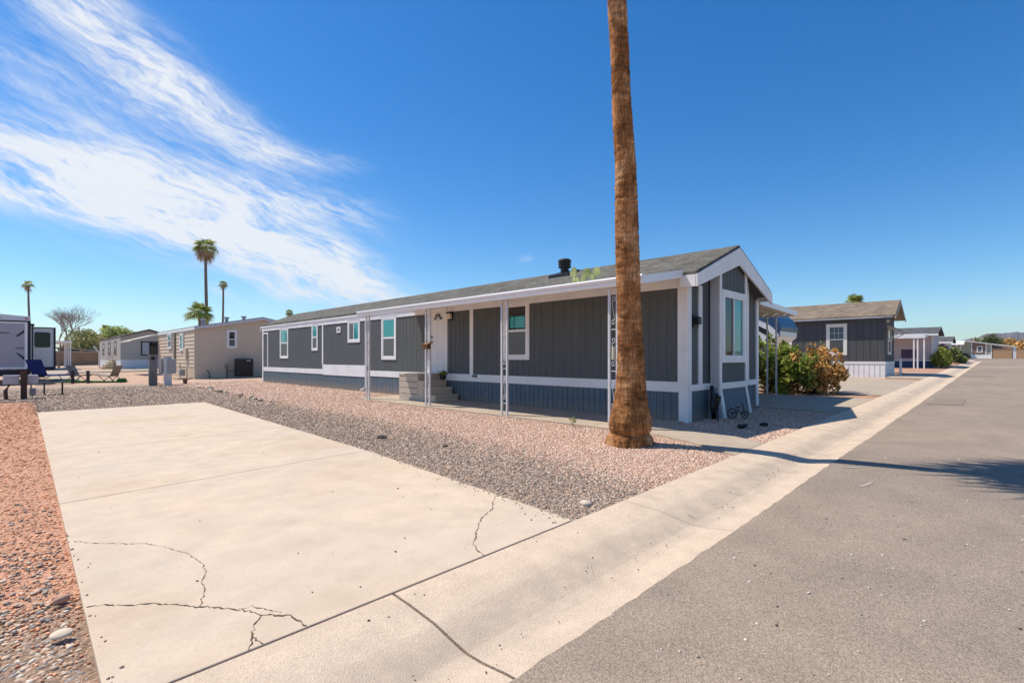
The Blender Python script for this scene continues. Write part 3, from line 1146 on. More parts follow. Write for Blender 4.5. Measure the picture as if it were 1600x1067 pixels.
    for sx, q in ((bx0 - .012, 1), (bx1 - .012, 1)):
        fs.hexa([(sx, by - .13, -.02), (sx + .024, by - .13, -.02), (sx + .024, 4.40, -.02), (sx, 4.40, -.02)],
                [(sx, by - .01, .74), (sx + .024, by - .01, .74), (sx + .024, 4.40, .74), (sx, 4.40, .74)])
        fs.build('skirt_side', mat('pale_blue_paint', (.36, .43, .52), .6, .05), B)
        fs = MB()
    window(H, P, 10.40, 11.72, 1.29, 2.83, 'slide', .12, .05, DARKGLASS, TEAL, mid=.48, drip=False)

    # windows of the long side
    window(H, W, 24.41, 25.46, 1.35, 2.86, 'hung', .10, .028)
    window(H, W, 21.12, 21.74, 1.70, 2.88, 'hung', .085, .028)
    window(H, W, 17.40, 18.38, 1.98, 2.86, 'slide', .10, .028, TEAL, SCREEN, mid=.5)
    window(H, W, 14.86, 15.83, 1.32, 2.86, 'hung', .10, .028)
    w5 = window(H, W, 8.60, 9.56, 1.34, 2.86, 'hung', .10, .028, DARKGLASS, SCREEN)
    bl = MB()
    for i in range(9):
        wb(bl, W, 8.76, 9.40, 2.50 + i * .028, 2.512 + i * .028, .018, .0205)
    bl.build('blind', mat('blind_grey', (.10, .10, .10), .7), w5)
    wb(MB(), W, 8.76, 9.30, 2.18, 2.475, .018, .0195).build('pane', TEAL, w5)
    # front door with fanlight
    d = MB()
    wb(d, W, 11.97, 12.06, .93, 2.90, .0, .06)
    wb(d, W, 12.82, 12.97, .93, 2.90, .0, .06)
    wb(d, W, 12.06, 12.82, 2.84, 2.90, .0, .06)
    wb(d, W, 11.97, 12.97, .90, .93, .0, .075)
    D = d.build('door_frame', WHITE, H, bevel=.004)
    lf = MB()
    wb(lf, W, 12.062, 12.818, .932, 2.838, .0, .025)
    for (a, b, c, e) in ((12.14, 12.40, 1.05, 1.65), (12.48, 12.74, 1.05, 1.65), (12.14, 12.40, 1.78, 2.5), (12.48, 12.74, 1.78, 2.5)):
        wb(lf, W, a, b, c, e, .025, .031)
    lf.build('door', mat('door_white', (.72, .71, .69), .45, .03), D, bevel=.006)
    fan = MB()
    cx, cz, rr = 12.44, 2.56, .22
    arc = [(cx + rr * math.cos(math.pi * i / 12), cz + rr * math.sin(math.pi * i / 12)) for i in range(13)]
    fan.prism(arc, lambda a, b: W(a, b, .024), lambda a, b: W(a, b, .030))
    fan.build('fanlight', DARKGLASS, D)
    sp = MB()
    for i in range(1, 4):
        an = math.pi * i / 4
        sp.tube([W(cx + .06 * math.cos(an), cz + .06 * math.sin(an), .033), W(cx + rr * math.cos(an), cz + rr * math.sin(an), .033)], .011, 6)
    sp.tube([W(cx + rr * math.cos(math.pi * i / 16), cz + rr * math.sin(math.pi * i / 16), .032) for i in range(17)], .012, 6)
    sp.tube([W(cx - rr, cz, .032), W(cx + rr, cz, .032)], .012, 6)
    sp.tube([W(cx + .06 * math.cos(math.pi * i / 8), cz + .06 * math.sin(math.pi * i / 8), .033) for i in range(9)], .02, 6)
    sp.build('fan_bars', WHITE, D)
    kb = MB()
    BRASS = mat('dull_brass', (.20, .15, .09), .35, .1, metal=.8)
    for z in (1.88, 2.04):
        kb.tube([W(12.755, z, .02), W(12.755, z, .05)], .035, 10)
        kb.tube([W(12.755, z, .05), W(12.755, z, .085)], [.018, .03], 10)
        kb.build('handle', BRASS, D)
        kb = MB()
    # lamp beside the door
    lm = MB()
    wb(lm, W, 11.72, 11.93, 2.52, 2.78, .012, .035)
    wb(lm, W, 11.70, 11.90, 2.72, 2.76, .035, .15)
    LP = lm.build('wall_lamp', BLACK, H)
    wb(MB(), W, 11.74, 11.90, 2.56, 2.72, .036, .13).build('lamp_shade', mat('lamp_glass', (.72, .62, .50), .25, .05), LP, bevel=.015)
    # small outlet boxes and porch bits
    bx = MB()
    wb(bx, W, 10.62, 10.78, .84, .90, .034, .07)
    bx.build('outlet_box', mat('dark_blue_box', (.06, .08, .11), .6), H)
    gb = MB()
    wb(gb, Gb, 9.50, 9.72, 2.00, 2.24, .012, .05)
    wb(gb, Gb, 9.54, 9.69, 2.06, 2.21, .05, .13)
    gb.build('wall_lamp', BLACK, H, bevel=.01)
    # house number
    ns = MB()
    wb(ns, W, 18.98, 19.32, 2.40, 2.64, .012, .03)
    NS = ns.build('number_sign', WHITE, H, bevel=.004)
    text_mesh('number', '40', .19, BLACK, NS, W(19.15, 2.52, .031), Matrix(((0, 0, -1), (-1, 0, 0), (0, 1, 0))), .003)

    # roof
    gable_roof(H, 9.245, 13.32, 11.19, 3.11, 3.86, 4.10, 28.15, SHINGLE, .06, ze1=3.04)
    rt_ = MB()
    rt_.hexa([(9.06, 4.10, 2.98), (9.27, 4.10, 3.06), (9.27, 4.42, 3.06), (9.06, 4.42, 2.98)], [(9.06, 4.10, 3.04), (9.27, 4.10, 3.121), (9.27, 4.42, 3.121), (9.06, 4.42, 3.04)])
    rt_.build('eave_return', SHINGLE, H)
    ra = MB()
    poly = [(9.06, 2.98), (11.19, 3.80), (13.32, 2.98), (13.32, 2.72), (11.19, 3.42), (9.06, 2.74)]
    ra.add([(x, 4.075, z) for x, z in poly] + [(x, 4.115, z) for x, z in poly],
           [(0, 1, 4, 5), (1, 2, 3, 4), (6, 11, 10, 7), (7, 10, 9, 8), (0, 6, 7, 1), (1, 7, 8, 2), (2, 8, 9, 3), (3, 9, 10, 4), (4, 10, 11, 5), (5, 11, 6, 0)])
    ra.build('rake_board', WHITE, H, bevel=.004)
    ra2 = MB()
    poly = [(9.25, 3.06)] + poly[1:5] + [(9.25, 2.80)]
    ra2.add([(x, 28.12, z) for x, z in poly] + [(x, 28.16, z) for x, z in poly],
            [(0, 1, 4, 5), (1, 2, 3, 4), (6, 11, 10, 7), (7, 10, 9, 8), (0, 6, 7, 1), (1, 7, 8, 2), (2, 8, 9, 3), (3, 9, 10, 4), (4, 10, 11, 5), (5, 11, 6, 0)])
    ra2.build('rake_board', WHITE, H)
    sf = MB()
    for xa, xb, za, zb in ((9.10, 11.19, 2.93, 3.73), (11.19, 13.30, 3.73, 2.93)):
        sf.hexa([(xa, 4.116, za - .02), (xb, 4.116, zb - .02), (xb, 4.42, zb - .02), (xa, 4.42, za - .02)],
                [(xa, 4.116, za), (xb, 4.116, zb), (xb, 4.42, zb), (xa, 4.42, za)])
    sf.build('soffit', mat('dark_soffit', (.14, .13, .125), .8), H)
    ef = MB()
    ef.box(9.055, 9.09, 4.116, 4.42, 2.75, 2.975)
    ef.hexa([(9.25, 4.42, 2.975), (9.285, 4.42, 2.975), (9.285, 28.1, 2.975), (9.25, 28.1, 2.975)], [(9.25, 4.42, 3.06), (9.285, 4.42, 3.06), (9.285, 28.1, 3.06), (9.25, 28.1, 3.06)])
    ef.box(13.29, 13.325, 4.116, 28.1, 2.80, 2.975)
    ef.box(9.09, 9.27, 4.13, 4.42, 2.78, 2.80)
    ef.build('eave_board', WHITE, H)
    # far end wall trims are hidden; roof jacks
    v = MB()
    v.lathe(10.75, 8.62, [(.115, 3.62), (.115, 3.88), (.175, 3.885), (.175, 3.93), (.12, 3.935), (.12, 3.96), (.175, 3.965), (.18, 4.0), (.13, 4.01), (.13, 4.03), (.18, 4.035), (.185, 4.08), (.14, 4.12), (.02, 4.13)], 20)
    V = v.build('roof_vent', BLACK, H)
    fb = MB()
    zz = lambda x: 3.04 + (x - 9.06) * .385
    fb.hexa([(10.5, 8.3, zz(10.5)), (11.0, 8.3, zz(11.0)), (11.0, 9.0, zz(11.0)), (10.5, 9.0, zz(10.5))],
            [(10.5, 8.3, zz(10.5) + .08), (11.0, 8.3, zz(11.0) + .05), (11.0, 9.0, zz(11.0) + .05), (10.5, 9.0, zz(10.5) + .08)])
    fb.build('flashing', BLACK, V)

    # porch awning on the long side: pan roof, gutter, posts
    aw = MB()
    sl = .19
    za = lambda x: 2.80 + (x - 7.62) * sl
    aw.hexa([(7.62, 4.42, za(7.62) - .05), (9.24, 4.42, za(9.24) - .05), (9.24, 13.84, za(9.24) - .05), (7.62, 13.84, za(7.62) - .05)],
            [(7.62, 4.42, za(7.62)), (9.24, 4.42, za(9.24)), (9.24, 13.84, za(9.24)), (7.62, 13.84, za(7.62))])
    A = aw.build('porch_awning', WHITE_METAL, H)
    gu = MB()
    prof = [(7.63, 2.675), (7.575, 2.675), (7.56, 2.70), (7.56, 2.735), (7.575, 2.75), (7.53, 2.765), (7.52, 2.80), (7.53, 2.825), (7.56, 2.83), (7.63, 2.815)]
    gu.prism(prof, lambda x, z: (x, 4.36, z), lambda x, z: (x, 14.32, z))
    gu.build('gutter', WHITE_METAL, A)
    ed = MB()
    for ya, yb in ((4.36, 4.42), (13.842, 13.90)):
        ed.hexa([(7.63, ya, 2.675), (9.04, ya, za(9.04) - .13), (9.04, yb, za(9.04) - .13), (7.63, yb, 2.675)],
                [(7.63, ya, 2.82), (9.04, ya, za(9.04) + .012), (9.04, yb, za(9.04) + .012), (7.63, yb, 2.82)])
        ed.build('edge_band', WHITE_METAL, A)
        ed = MB()
    for Y in (5.04, 7.88, 10.78, 13.92):
        p = MB()
        for q in (-.085, .085):
            p.box(7.675, 7.715, Y + q - .02, Y + q + .02, gz(7.7) - .02, 2.70)
        p.box(7.655, 7.735, Y - .12, Y + .12, 2.665, 2.672)
        po = p.build('porch_post', GALV, H)
        sc = MB()
        for zz0 in (.45, 1.22, 1.98):
            pts = scroll(Y, zz0, .55, .052)
            sc.tube([(7.695, y, z) for y, z in pts], .006, 6)
            sc.tube([(7.695, Y - .065, zz0 - .07), (7.695, Y + .065, zz0 - .07)], .007, 6)
        sc.build('scroll', GALV, po)
    ds = MB()
    ds.tube([(9.23, 16.86, 2.76), (9.23, 16.86, .36), (9.12, 16.84, .22), (9.0, 16.84, .2)], .035, 8)
    ds.build('downpipe', WHITE_METAL, H)

    # carport awning on the other side
    ca = MB()
    zc = lambda x: 2.80 - (x - 13.33) * .035
    poly = []
    y = 4.44
    n = 0
    k = 34
    vs = []
    for i in range(k):
        yy = 4.44 + i * .3
        for dy, dz in ((0, 0), (.06, .05), (.20, .05), (.26, 0)):
            vs.append((yy + dy, dz))
    top = [(13.33, y, zc(13.33) + dz) for y, dz in vs] + [(16.45, y, zc(16.45) + dz) for y, dz in vs]
    m = len(vs)
    ca.add(top, [(i, i + 1, m + i + 1, m + i) for i in range(m - 1)])
    CA = ca.build('carport_awning', mat('tan_pan_metal', (.48, .45, .40), .5, .05), H)
    so = CA.modifiers.new('solid', 'SOLIDIFY')
    so.thickness = .006
    fa = MB()
    fa.hexa([(13.33, 4.36, zc(13.33) - .05), (16.48, 4.36, zc(16.48) - .05), (16.48, 4.43, zc(16.48) - .05), (13.33, 4.43, zc(13.33) - .05)],
            [(13.33, 4.36, zc(13.33) + .09), (16.48, 4.36, zc(16.48) + .09), (16.48, 4.43, zc(16.48) + .09), (13.33, 4.43, zc(13.33) + .09)])
    fa.build('edge_band', WHITE_METAL, CA)
    fa = MB()
    fa.box(16.455, 16.50, 4.431, 14.6, zc(16.48) - .05, zc(16.48) + .09)
    fa.build('edge_band', WHITE_METAL, CA)
    for Y in (5.02, 9.6, 14.0):
        p = MB()
        for q in (-.11, .11):
            p.box(16.25 + .12 * (q < 0), 16.29 + .12 * (q < 0), Y + q - .02, Y + q + .02, gz(16.3) - .02, 2.70)
        p.build('carport_post', GALV, H)
    # steps up to the door
    S = thing('porch_steps', 'grey composite porch steps with closed side in front of the white front door', 'steps', (8.6, 12.6, .12))
    DECK = mat('grey_composite', (.52, .43, .34), .8, .10, 3, stretch=(1, 8, 8), fine=.06, fscale=60)
    g0 = .12
    ys, ye = 11.95, 13.25
    hgt = .80
    levels = [(8.62, 9.24, .775), (8.36, 8.62, .58)]
    # landing plus treads that wrap toward the street side
    MB().box(8.36, 9.255, 12.22, ye, g0 + hgt - .06, g0 + hgt).build('landing', DECK, S, bevel=.006)
    body = MB()
    for i in range(4):
        body.box(8.375, 9.25, 12.24, ye - .015, g0 + .01 + i * .185, g0 + .18 + i * .185)
    body.build('side_panel', DECK, S, bevel=.004)
    for i, (yb, zz) in enumerate(((11.94, .60), (11.66, .40), (11.38, .20))):
        st = MB()
        st.box(8.36, 9.22, yb - .01, yb + .30 if i else 12.215, g0 + zz - .05, g0 + zz)
        st.box(8.375 + .003 * i, 9.21, yb + .01, 12.235 if i == 0 else yb + .275, g0 - .02, g0 + zz - .05)
        st.build('step', DECK, S, bevel=.005)


# ================================================================== PALMS
def smooth_interp(z, tab):
    zs = [a for a, b in tab]
    vs = [b for a, b in tab]
    return float(np.interp(z, zs, vs))


def fan_frond(mb, base, d, length, blade, n=15, droop=.25, r=None, petr=.018):
    """petiole then a palmate blade of narrow leaflets"""
    r = r or random
    d = Vector(d).normalized()
    tip = Vector(base) + d * length - Vector((0, 0, droop * length * .5))
    mid = (Vector(base) + tip) * .5 + Vector((0, 0, .06 * length))
    mb.tube([base, mid, tip], [petr * 1.2, petr, petr * .7], 4, False)
    d2 = (tip - mid).normalized()
    d2 = (d2 + Vector((0, 0, -droop * .5))).normalized()
    s = d2.cross(Vector((0, 0, 1)))
    s = s.normalized() if s.length > .05 else Vector((1, 0, 0))
    nn = s.cross(d2)
    for i in range(n):
        a = R(-105 + 210 * i / (n - 1)) + r.uniform(-.05, .05)
        L = blade * (.62 + .38 * math.cos(a * .75)) * r.uniform(.85, 1.1)
        e = d2 * math.cos(a) + s * math.sin(a)
        w = blade * .055
        p0 = tip
        p1 = tip + e * L * .55 + nn * .04 * L - Vector((0, 0, L * .04))
        p2 = tip + e * L - Vector((0, 0, L * (.18 + droop * .35)))
        c = e.cross(nn).normalized() * w
        mb.add([p0 - c * .25, p0 + c * .25, p1 + c, p1 - c, p2], [(0, 1, 2, 3), (3, 2, 4)])


PALMGREEN = mat('palm_green', (.30, .36, .08), .45, 0, island=.5, trans=.3, c2=(.36, .38, .12), vscale=1.2)
PALMDRY = mat('palm_dry', (.44, .30, .17), .85, 0, island=.4, c2=(.52, .38, .23), trans=.2, vscale=1.5)
PALMTRUNK = mat('palm_grey_bark', (.20, .15, .115), .95, .25, 2, bump=.5, bscale=12, stretch=(1, 1, 4))


def palm_crown(root, top, green=44, dry=20, blade=.85, pet=.95, seed=1, dryname='dry_fronds'):
    r = random.Random(seed)
    g, b = MB(), MB()
    for i in range(green):
        az = r.uniform(0, 2 * math.pi)
        el = R(r.uniform(-12, 80))
        d = Vector((math.cos(az) * math.cos(el), math.sin(az) * math.cos(el), math.sin(el)))
        fan_frond(g, top, d, pet * r.uniform(.75, 1.1), blade * r.uniform(.85, 1.1), 15, .35 if el > .5 else .55, r)
    for i in range(dry):
        az = r.uniform(0, 2 * math.pi)
        el = R(r.uniform(-62, 8))
        d = Vector((math.cos(az) * math.cos(el), math.sin(az) * math.cos(el), math.sin(el)))
        fan_frond(b, Vector(top) - Vector((0, 0, .15)), d, pet * r.uniform(.6, 1.0), blade * r.uniform(.7, 1.0), 10, .95, r)
    c = g.build('crown', PALMGREEN, root)
    if dry:
        b.build(dryname, PALMDRY, root)
    return c


def bark_mat():
    M = bpy.data.materials.new('palm_bark')
    M.use_nodes = True
    N, L = M.node_tree.nodes, M.node_tree.links
    b = N['Principled BSDF']
    b.inputs['Roughness'].default_value = .95
    b.inputs['Specular IOR Level'].default_value = .1
    tc = N.new('ShaderNodeTexCoord')

    def nz(sx, sz, det, rough=.6):
        mp = N.new('ShaderNodeMapping')
        mp.inputs['Scale'].default_value = (sx, sx, sz)
        L.new(tc.outputs['Object'], mp.inputs[0])
        n = N.new('ShaderNodeTexNoise')
        n.inputs['Scale'].default_value = 1
        n.inputs['Detail'].default_value = det
        n.inputs['Roughness'].default_value = rough
        L.new(mp.outputs[0], n.inputs['Vector'])
        return n.outputs['Fac']
    rings = nz(4.0, 17, 8, .7)
    fiss = nz(42, 5, 6, .7)
    big = nz(2.6, 1.9, 7, .7)

    def mrange(s, a, z, lo, hi):
        r = N.new('ShaderNodeMapRange')
        for k, v in zip(('From Min', 'From Max', 'To Min', 'To Max'), (a, z, lo, hi)):
            r.inputs[k].default_value = v
        L.new(s, r.inputs[0])
        return r.outputs[0]
    ramp = N.new('ShaderNodeValToRGB')
    e = ramp.color_ramp.elements
    e[0].position, e[0].color = .33, (.115, .048, .018, 1)
    e[1].position, e[1].color = .66, (.62, .35, .18, 1)
    k = e.new(.5)
    k.color = (.37, .165, .064, 1)
    L.new(big, ramp.inputs[0])

    def mul(a, s):
        x = N.new('ShaderNodeMix')
        x.data_type = 'RGBA'
        x.blend_type = 'MULTIPLY'
        x.inputs['Factor'].default_value = 1
        L.new(a, x.inputs['A'])
        L.new(s, x.inputs['B'])
        return x.outputs['Result']
    c = mul(ramp.outputs[0], mrange(rings, .32, .68, .55, 1.35))
    c = mul(c, mrange(fiss, .32, .6, .42, 1.25))
    L.new(c, b.inputs['Base Color'])
    ad = N.new('ShaderNodeMath')
    ad.operation = 'ADD'
    L.new(rings, ad.inputs[0])
    L.new(fiss, ad.inputs[1])
    bp = N.new('ShaderNodeBump')
    bp.inputs['Strength'].default_value = .65
    bp.inputs['Distance'].default_value = .03
    L.new(ad.outputs[0], bp.inputs['Height'])
    L.new(bp.outputs[0], b.inputs['Normal'])
    return M


def build_main_palm():
    base = Vector((6.60, 4.05, 0))
    T = thing('palm_tree', 'tall brown palm trunk with swollen base standing in pink gravel before the charcoal house', 'palm tree', (6.6, 4.05, .10))
    wid = [(0.0, .655), (.10, .635), (.15, .585), (.20, .555), (.27, .61), (.38, .61), (.50, .56), (.62, .50), (.8, .445), (1.1, .40), (1.48, .37), (1.95, .347), (2.6, .326), (3.3, .322), (4.1, .300), (4.9, .273), (5.7, .252), (6.55, .238), (8.8, .23)]
    off = [(0, .01), (.4, .015), (.8, .02), (1.4, .02), (1.95, .012), (2.6, .0), (3.3, -.02), (4.1, -.045), (4.9, -.10), (5.7, -.128), (6.55, -.178), (8.8, -.26)]
    rt = Vector((.705, -.709, 0))
    fwd = Vector((.853, .523, 0))
    n = 56
    zs = []
    z = 0.
    while z < 9.45:
        zs.append(z)
        z += .022
    V = []
    ph = rng.uniform(0, 6.28, 8)
    r = np.random.default_rng(4)
    ringn = r.normal(0, 1, len(zs))
    th = np.arange(n) / n * 2 * np.pi
    low = r.normal(0, 1, (12, 7))
    for i, z in enumerate(zs):
        w = smooth_interp(z, wid) * .5
        ring = .0028 * ringn[i] + .002 * math.sin(z * 55 + 2 * math.sin(z * 3))
        lob = .012 * np.sin(3 * th + ph[0] + z * 1.3) + .008 * np.sin(5 * th + ph[1] - z * 2.1) + .010 * np.sin(2 * th + ph[2] + z * .7 * np.sin(z))
        fis = .006 * np.sin(31 * th + 2.5 * math.sin(z * 4)) * (z > .3)
        rag = .03 * np.abs(np.sin(9 * th + ph[3])) * (z < .16)
        rr = w + ring + lob * (w / .2) * .75 + fis + rag + r.normal(0, .003, n)
        c = base + rt * smooth_interp(z, off) + fwd * smooth_interp(z, [(0, 0), (1.2, 0), (6.5, -.62), (9.4, -1.0)])
        V.append(np.stack([c.x + rr * np.cos(th), c.y + rr * np.sin(th), np.full(n, .06 + z)], 1))
    V = np.concatenate(V)
    k = len(zs)
    i, j = np.meshgrid(np.arange(k - 1), np.arange(n), indexing='ij')
    F = np.stack([i * n + j, i * n + (j + 1) % n, (i + 1) * n + (j + 1) % n, (i + 1) * n + j], -1).reshape(-1, 4)
    np_mesh('trunk', V, F, bark_mat(), T, smooth=True)
    top = base + rt * (-.31) - fwd * 1.0 + Vector((0, 0, 9.5))
    palm_crown(T, top, 50, 6, .85, .95, 21)


def far_palm(name, label, x, y, h, lean=(0, 0), tr=.18, green=46, dry=30, blade=.85, pet=.95, seed=1, group=None):
    T = thing(name, label, 'palm tree', (x, y, gz(x)), group)
    mb = MB()
    pts = [(x + lean[0] * (1 - (1 - t) ** 2), y + lean[1] * (1 - (1 - t) ** 2), gz(x) - .1 + h * t) for t in [i / 10 for i in range(11)]]
    mb.tube(pts, [tr * (1.3 if i == 0 else 1 - .3 * i / 10) for i in range(11)], 10)
    mb.build('trunk', PALMTRUNK, T, smooth=True)
    palm_crown(T, pts[-1], green, dry, blade, pet, seed)
    return T


# ================================================================== LEAFY PLANTS
def leaf_cloud(name, clumps, n, size, m, parent, asp=.55, seed=0, flat=.3):
    """n small leaf faces through ellipsoid clumps [(x,y,z,rx,ry,rz)], denser toward each clump's skin"""
    r = np.random.default_rng(seed)
    cl = np.array(clumps, float)
    vol = (cl[:, 3] * cl[:, 4] * cl[:, 5]) ** .7
    idx = r.choice(len(cl), n, p=vol / vol.sum())
    d = r.normal(0, 1, (n, 3))
    d /= np.linalg.norm(d, axis=1)[:, None]
    rad = r.uniform(0, 1, n) ** .42 * r.uniform(.75, 1.18, n)
    P = cl[idx, :3] + d * rad[:, None] * cl[idx, 3:]
    a = r.normal(0, 1, (n, 3)) + d * .6
    a /= np.linalg.norm(a, axis=1)[:, None]
    b = np.cross(a, r.normal(0, 1, (n, 3)) + np.array([0, 0, flat]))
    b /= np.linalg.norm(b, axis=1)[:, None]
    s = size * r.uniform(.6, 1.35, n)[:, None]
    V = np.stack([P - a * s, P + b * s * asp, P + a * s, P - b * s * asp], 1).reshape(-1, 3)
    F = np.arange(4 * n).reshape(n, 4)
    return np_mesh(name, V, F, m, parent)


def stems(mb, base, tips, r0, r=None, wob=.15, n=5):
    r = r or random
    for t in tips:
        b = Vector(base)
        t = Vector(t)
        pts = []
        for i in range(n + 1):
            f = i / n
            p = b.lerp(t, f)
            if 0 < i < n:
                L = (t - b).length * wob
                p += Vector((r.uniform(-L, L), r.uniform(-L, L), r.uniform(-L, L) * .4)) * .5
            pts.append(p)
        mb.tube(pts, [r0 * (1 - .75 * i / n) for i in range(n + 1)], 6)


def clumps_in(x, y, z, rx, ry, rz, n, r0, seed, up=1.0):
    """n irregular leafy tufts through a dome, some of them tall sprays"""
    r = random.Random(seed)
    out = []
    for i in range(n):
        a = r.uniform(0, 2 * math.pi)
        t = math.sqrt(r.uniform(0, 1))
        h = r.uniform(.12, 1.0) * (1 - .45 * t * t)
        q = r0 * r.uniform(.6, 1.25)
        out.append((x + rx * t * math.cos(a), y + ry * t * math.sin(a), z + rz * h, q, q, q * up * r.uniform(.8, 1.5)))
    return out


def shrub(name, label, x, y, clumps, n, size, m, m2=None, n2=0, seed=1, group=None, cat='shrub'):
    T = thing(name, label, cat, (x, y, gz(x)), group)
    mb = MB()
    r = random.Random(seed)
    stems(mb, (x, y, gz(x) - .05), [(c[0], c[1], c[2]) for c in clumps], .03, r)
    mb.build('stem', WOODY, T)
    leaf_cloud('foliage', clumps, n, size, m, T, seed=seed)
    if m2:
        leaf_cloud('foliage', clumps, n2, size, m2, T, seed=seed + 1)
    return T


LEAF = mat('oleander_green', (.28, .36, .06), .4, 0, island=.65, trans=.5, c2=(.27, .31, .07), vscale=1.6)
LEAFY = mat('yellow_green_leaf', (.36, .36, .07), .5, 0, island=.4, trans=.3, vscale=2, c2=(.42, .34, .08))
LEAFDRY = mat('dry_brown_leaf', (.66, .33, .085), .8, 0, island=.5, c2=(.70, .46, .18), vscale=2.2, trans=.2)
LEAFDARK = mat('dark_olive_leaf', (.085, .11, .035), .55, 0, island=.5, c2=(.12, .14, .045), vscale=1.2)
LEAFPALE = mat('pale_desert_leaf', (.30, .29, .12), .6, 0, island=.45, c2=(.24, .27, .09), vscale=.5, trans=.25)
LEAFPURPLE = mat('dusky_purple_leaf', (.075, .05, .065), .6, 0, island=.45)


def build_shrubs():
    g = gz(17.8)
    shrub('oleander_shrub', 'leafy green shrub with yellowing tips beside the carport posts', 17.7, 5.3,
          clumps_in(17.65, 5.35, g, 1.0, 1.15, 1.62, 40, .25, 3, 1.15) + clumps_in(17.65, 5.3, g + .55, 1.1, 1.25, 1.35, 30, .12, 31, 2.0), 5600, .075, LEAF, LEAFY, 700, 5)
    g = gz(18.2)
    shrub('dry_shrub', 'half dead shrub with rusty brown leaves next to the leafy green shrub', 18.1, 4.2,
          clumps_in(18.15, 4.2, g, .85, .75, 1.2, 26, .20, 8, 1.3) + clumps_in(18.1, 4.3, g + .35, 1.0, .95, 1.25, 30, .10, 37, 2.4), 2700, .075, LEAFDRY, LEAFDARK, 420, 9)
    # clipped bush on the far corner plus its neighbours
    g = gz(44.7)
    shrub('round_bush', 'bright green rounded bush at the road edge by the lavender house', 44.9, 2.95,
          [(44.9, 2.95, g + .75, .75, .42, .7), (45.3, 3.25, g + .55, .6, .4, .5), (44.7, 2.8, g + .5, .6, .4, .42)], 3000, .07, LEAF, LEAFY, 500, 12)
    g = gz(51)
    shrub('purple_bush', 'dusky purple bush behind the bright green rounded bush', 49.5, 3.35,
          [(49.5, 3.35, g + 1.05, .9, .5, .6), (49.8, 3.4, g + .6, .9, .5, .5)], 1400, .09, LEAFPURPLE, None, 0, 13)
    g = gz(57)
    shrub('low_bush', 'low dark bush spreading beside the road beyond the purple bush', 57, 2.65,
          [(57, 2.75, g + .45, 1.2, .42, .42), (58.5, 2.5, g + .35, 1.0, .35, .32), (56, 2.95, g + .8, .9, .5, .6)], 1800, .10, LEAFDARK, LEAF, 500, 14)
    g = gz(74)
    # potted plant by the steps, weed by the slab
    P = thing('potted_plant', 'small green plant in a dark pot beside the porch steps', 'plant', (8.75, 11.15, .12))
    MB().lathe(8.95, 11.78, [(.08, .74), (.11, .86), (.115, .87), (.10, .865)], 12).build('pot', BLACK, P)
    leaf_cloud('foliage', [(8.95, 11.78, .93, .14, .16, .08)], 120, .04, LEAF, P, seed=3)
    P.location = (0, 0, 0)
    ORI[P] = Vector((0, 0, 0))
    for c in P.children:
        c.data.transform(Matrix.Translation((8.75, 11.15, .12)))
    Wd = thing('weed', 'small grey green weed sprouting beside the porch slab edge', 'weed', (7.42, 5.75, gz(7.4)))
    mb = MB()
    r = random.Random(2)
    stems(mb, (7.42, 5.75, gz(7.4) - .02), [(7.42 + r.uniform(-.07, .07), 5.75 + r.uniform(-.08, .08), gz(7.4) + r.uniform(.08, .18)) for i in range(6)], .004, r)
    mb.build('stem', LEAFPALE, Wd)
    leaf_cloud('foliage', [(7.42, 5.75, gz(7.4) + .11, .07, .09, .07)], 34, .022, LEAFPALE, Wd, seed=8)
    # prickly pear standing behind the gutter
    C_ = thing('prickly_pear', 'prickly pear pads with pale stems growing above the porch gutter', 'cactus', (8.0, 5.9, 2.88))
    pads = MB()
    PEAR = mat('cactus_pad', (.14, .20, .06), .6, .25, 6, c2=(.36, .38, .16))
    r = random.Random(6)
    for (dy, dz, h, w, tl) in ((.30, .0, .17, .055, .3), (.30, .16, .20, .085, .1), (.16, .0, .15, .045, -.5), (.04, .0, .24, .06, .0), (-.06, .14, .17, .075, -.2), (-.20, .0, .17, .05, -.35), (-.29, .13, .17, .085, -.2)):
        n = 14
        ring = []
        for i in range(n):
            a = 2 * math.pi * i / n
            q = w * (1 - .25 * math.sin(a)) * math.cos(a)
            zz = h * .5 + h * .55 * math.sin(a)
            ring.append((dy + q - tl * zz * .6, dz + zz))
        pads.prism(ring, lambda a, b: (8.0, 5.9 + a, 2.87 + b), lambda a, b: (8.035, 5.9 + a, 2.87 + b))
    pads.build('pads', PEAR, C_, bevel=.008)


def tree(name, label, x, y, h, clumps, n, size, m, m2=None, n2=0, tr=.2, seed=1, group=None):
    z = gz(x)
    T = thing(name, label, 'tree', (x, y, z), group)
    mb = MB()
    r = random.Random(seed)
    mb.tube([(x, y, z - .2), (x + .1, y, z + h * .18), (x - .05, y + .1, z + h * .36)], [tr * 1.2, tr, tr * .8], 9)
    stems(mb, (x - .05, y + .1, z + h * .34), [(c[0], c[1], c[2]) for c in clumps], tr * .5, r)
    mb.build('trunk', WOODY, T)
    leaf_cloud('crown', clumps, n, size, m, T, seed=seed)
    if m2:
        leaf_cloud('crown', clumps, n2, size, m2, T, seed=seed + 50)
    return T


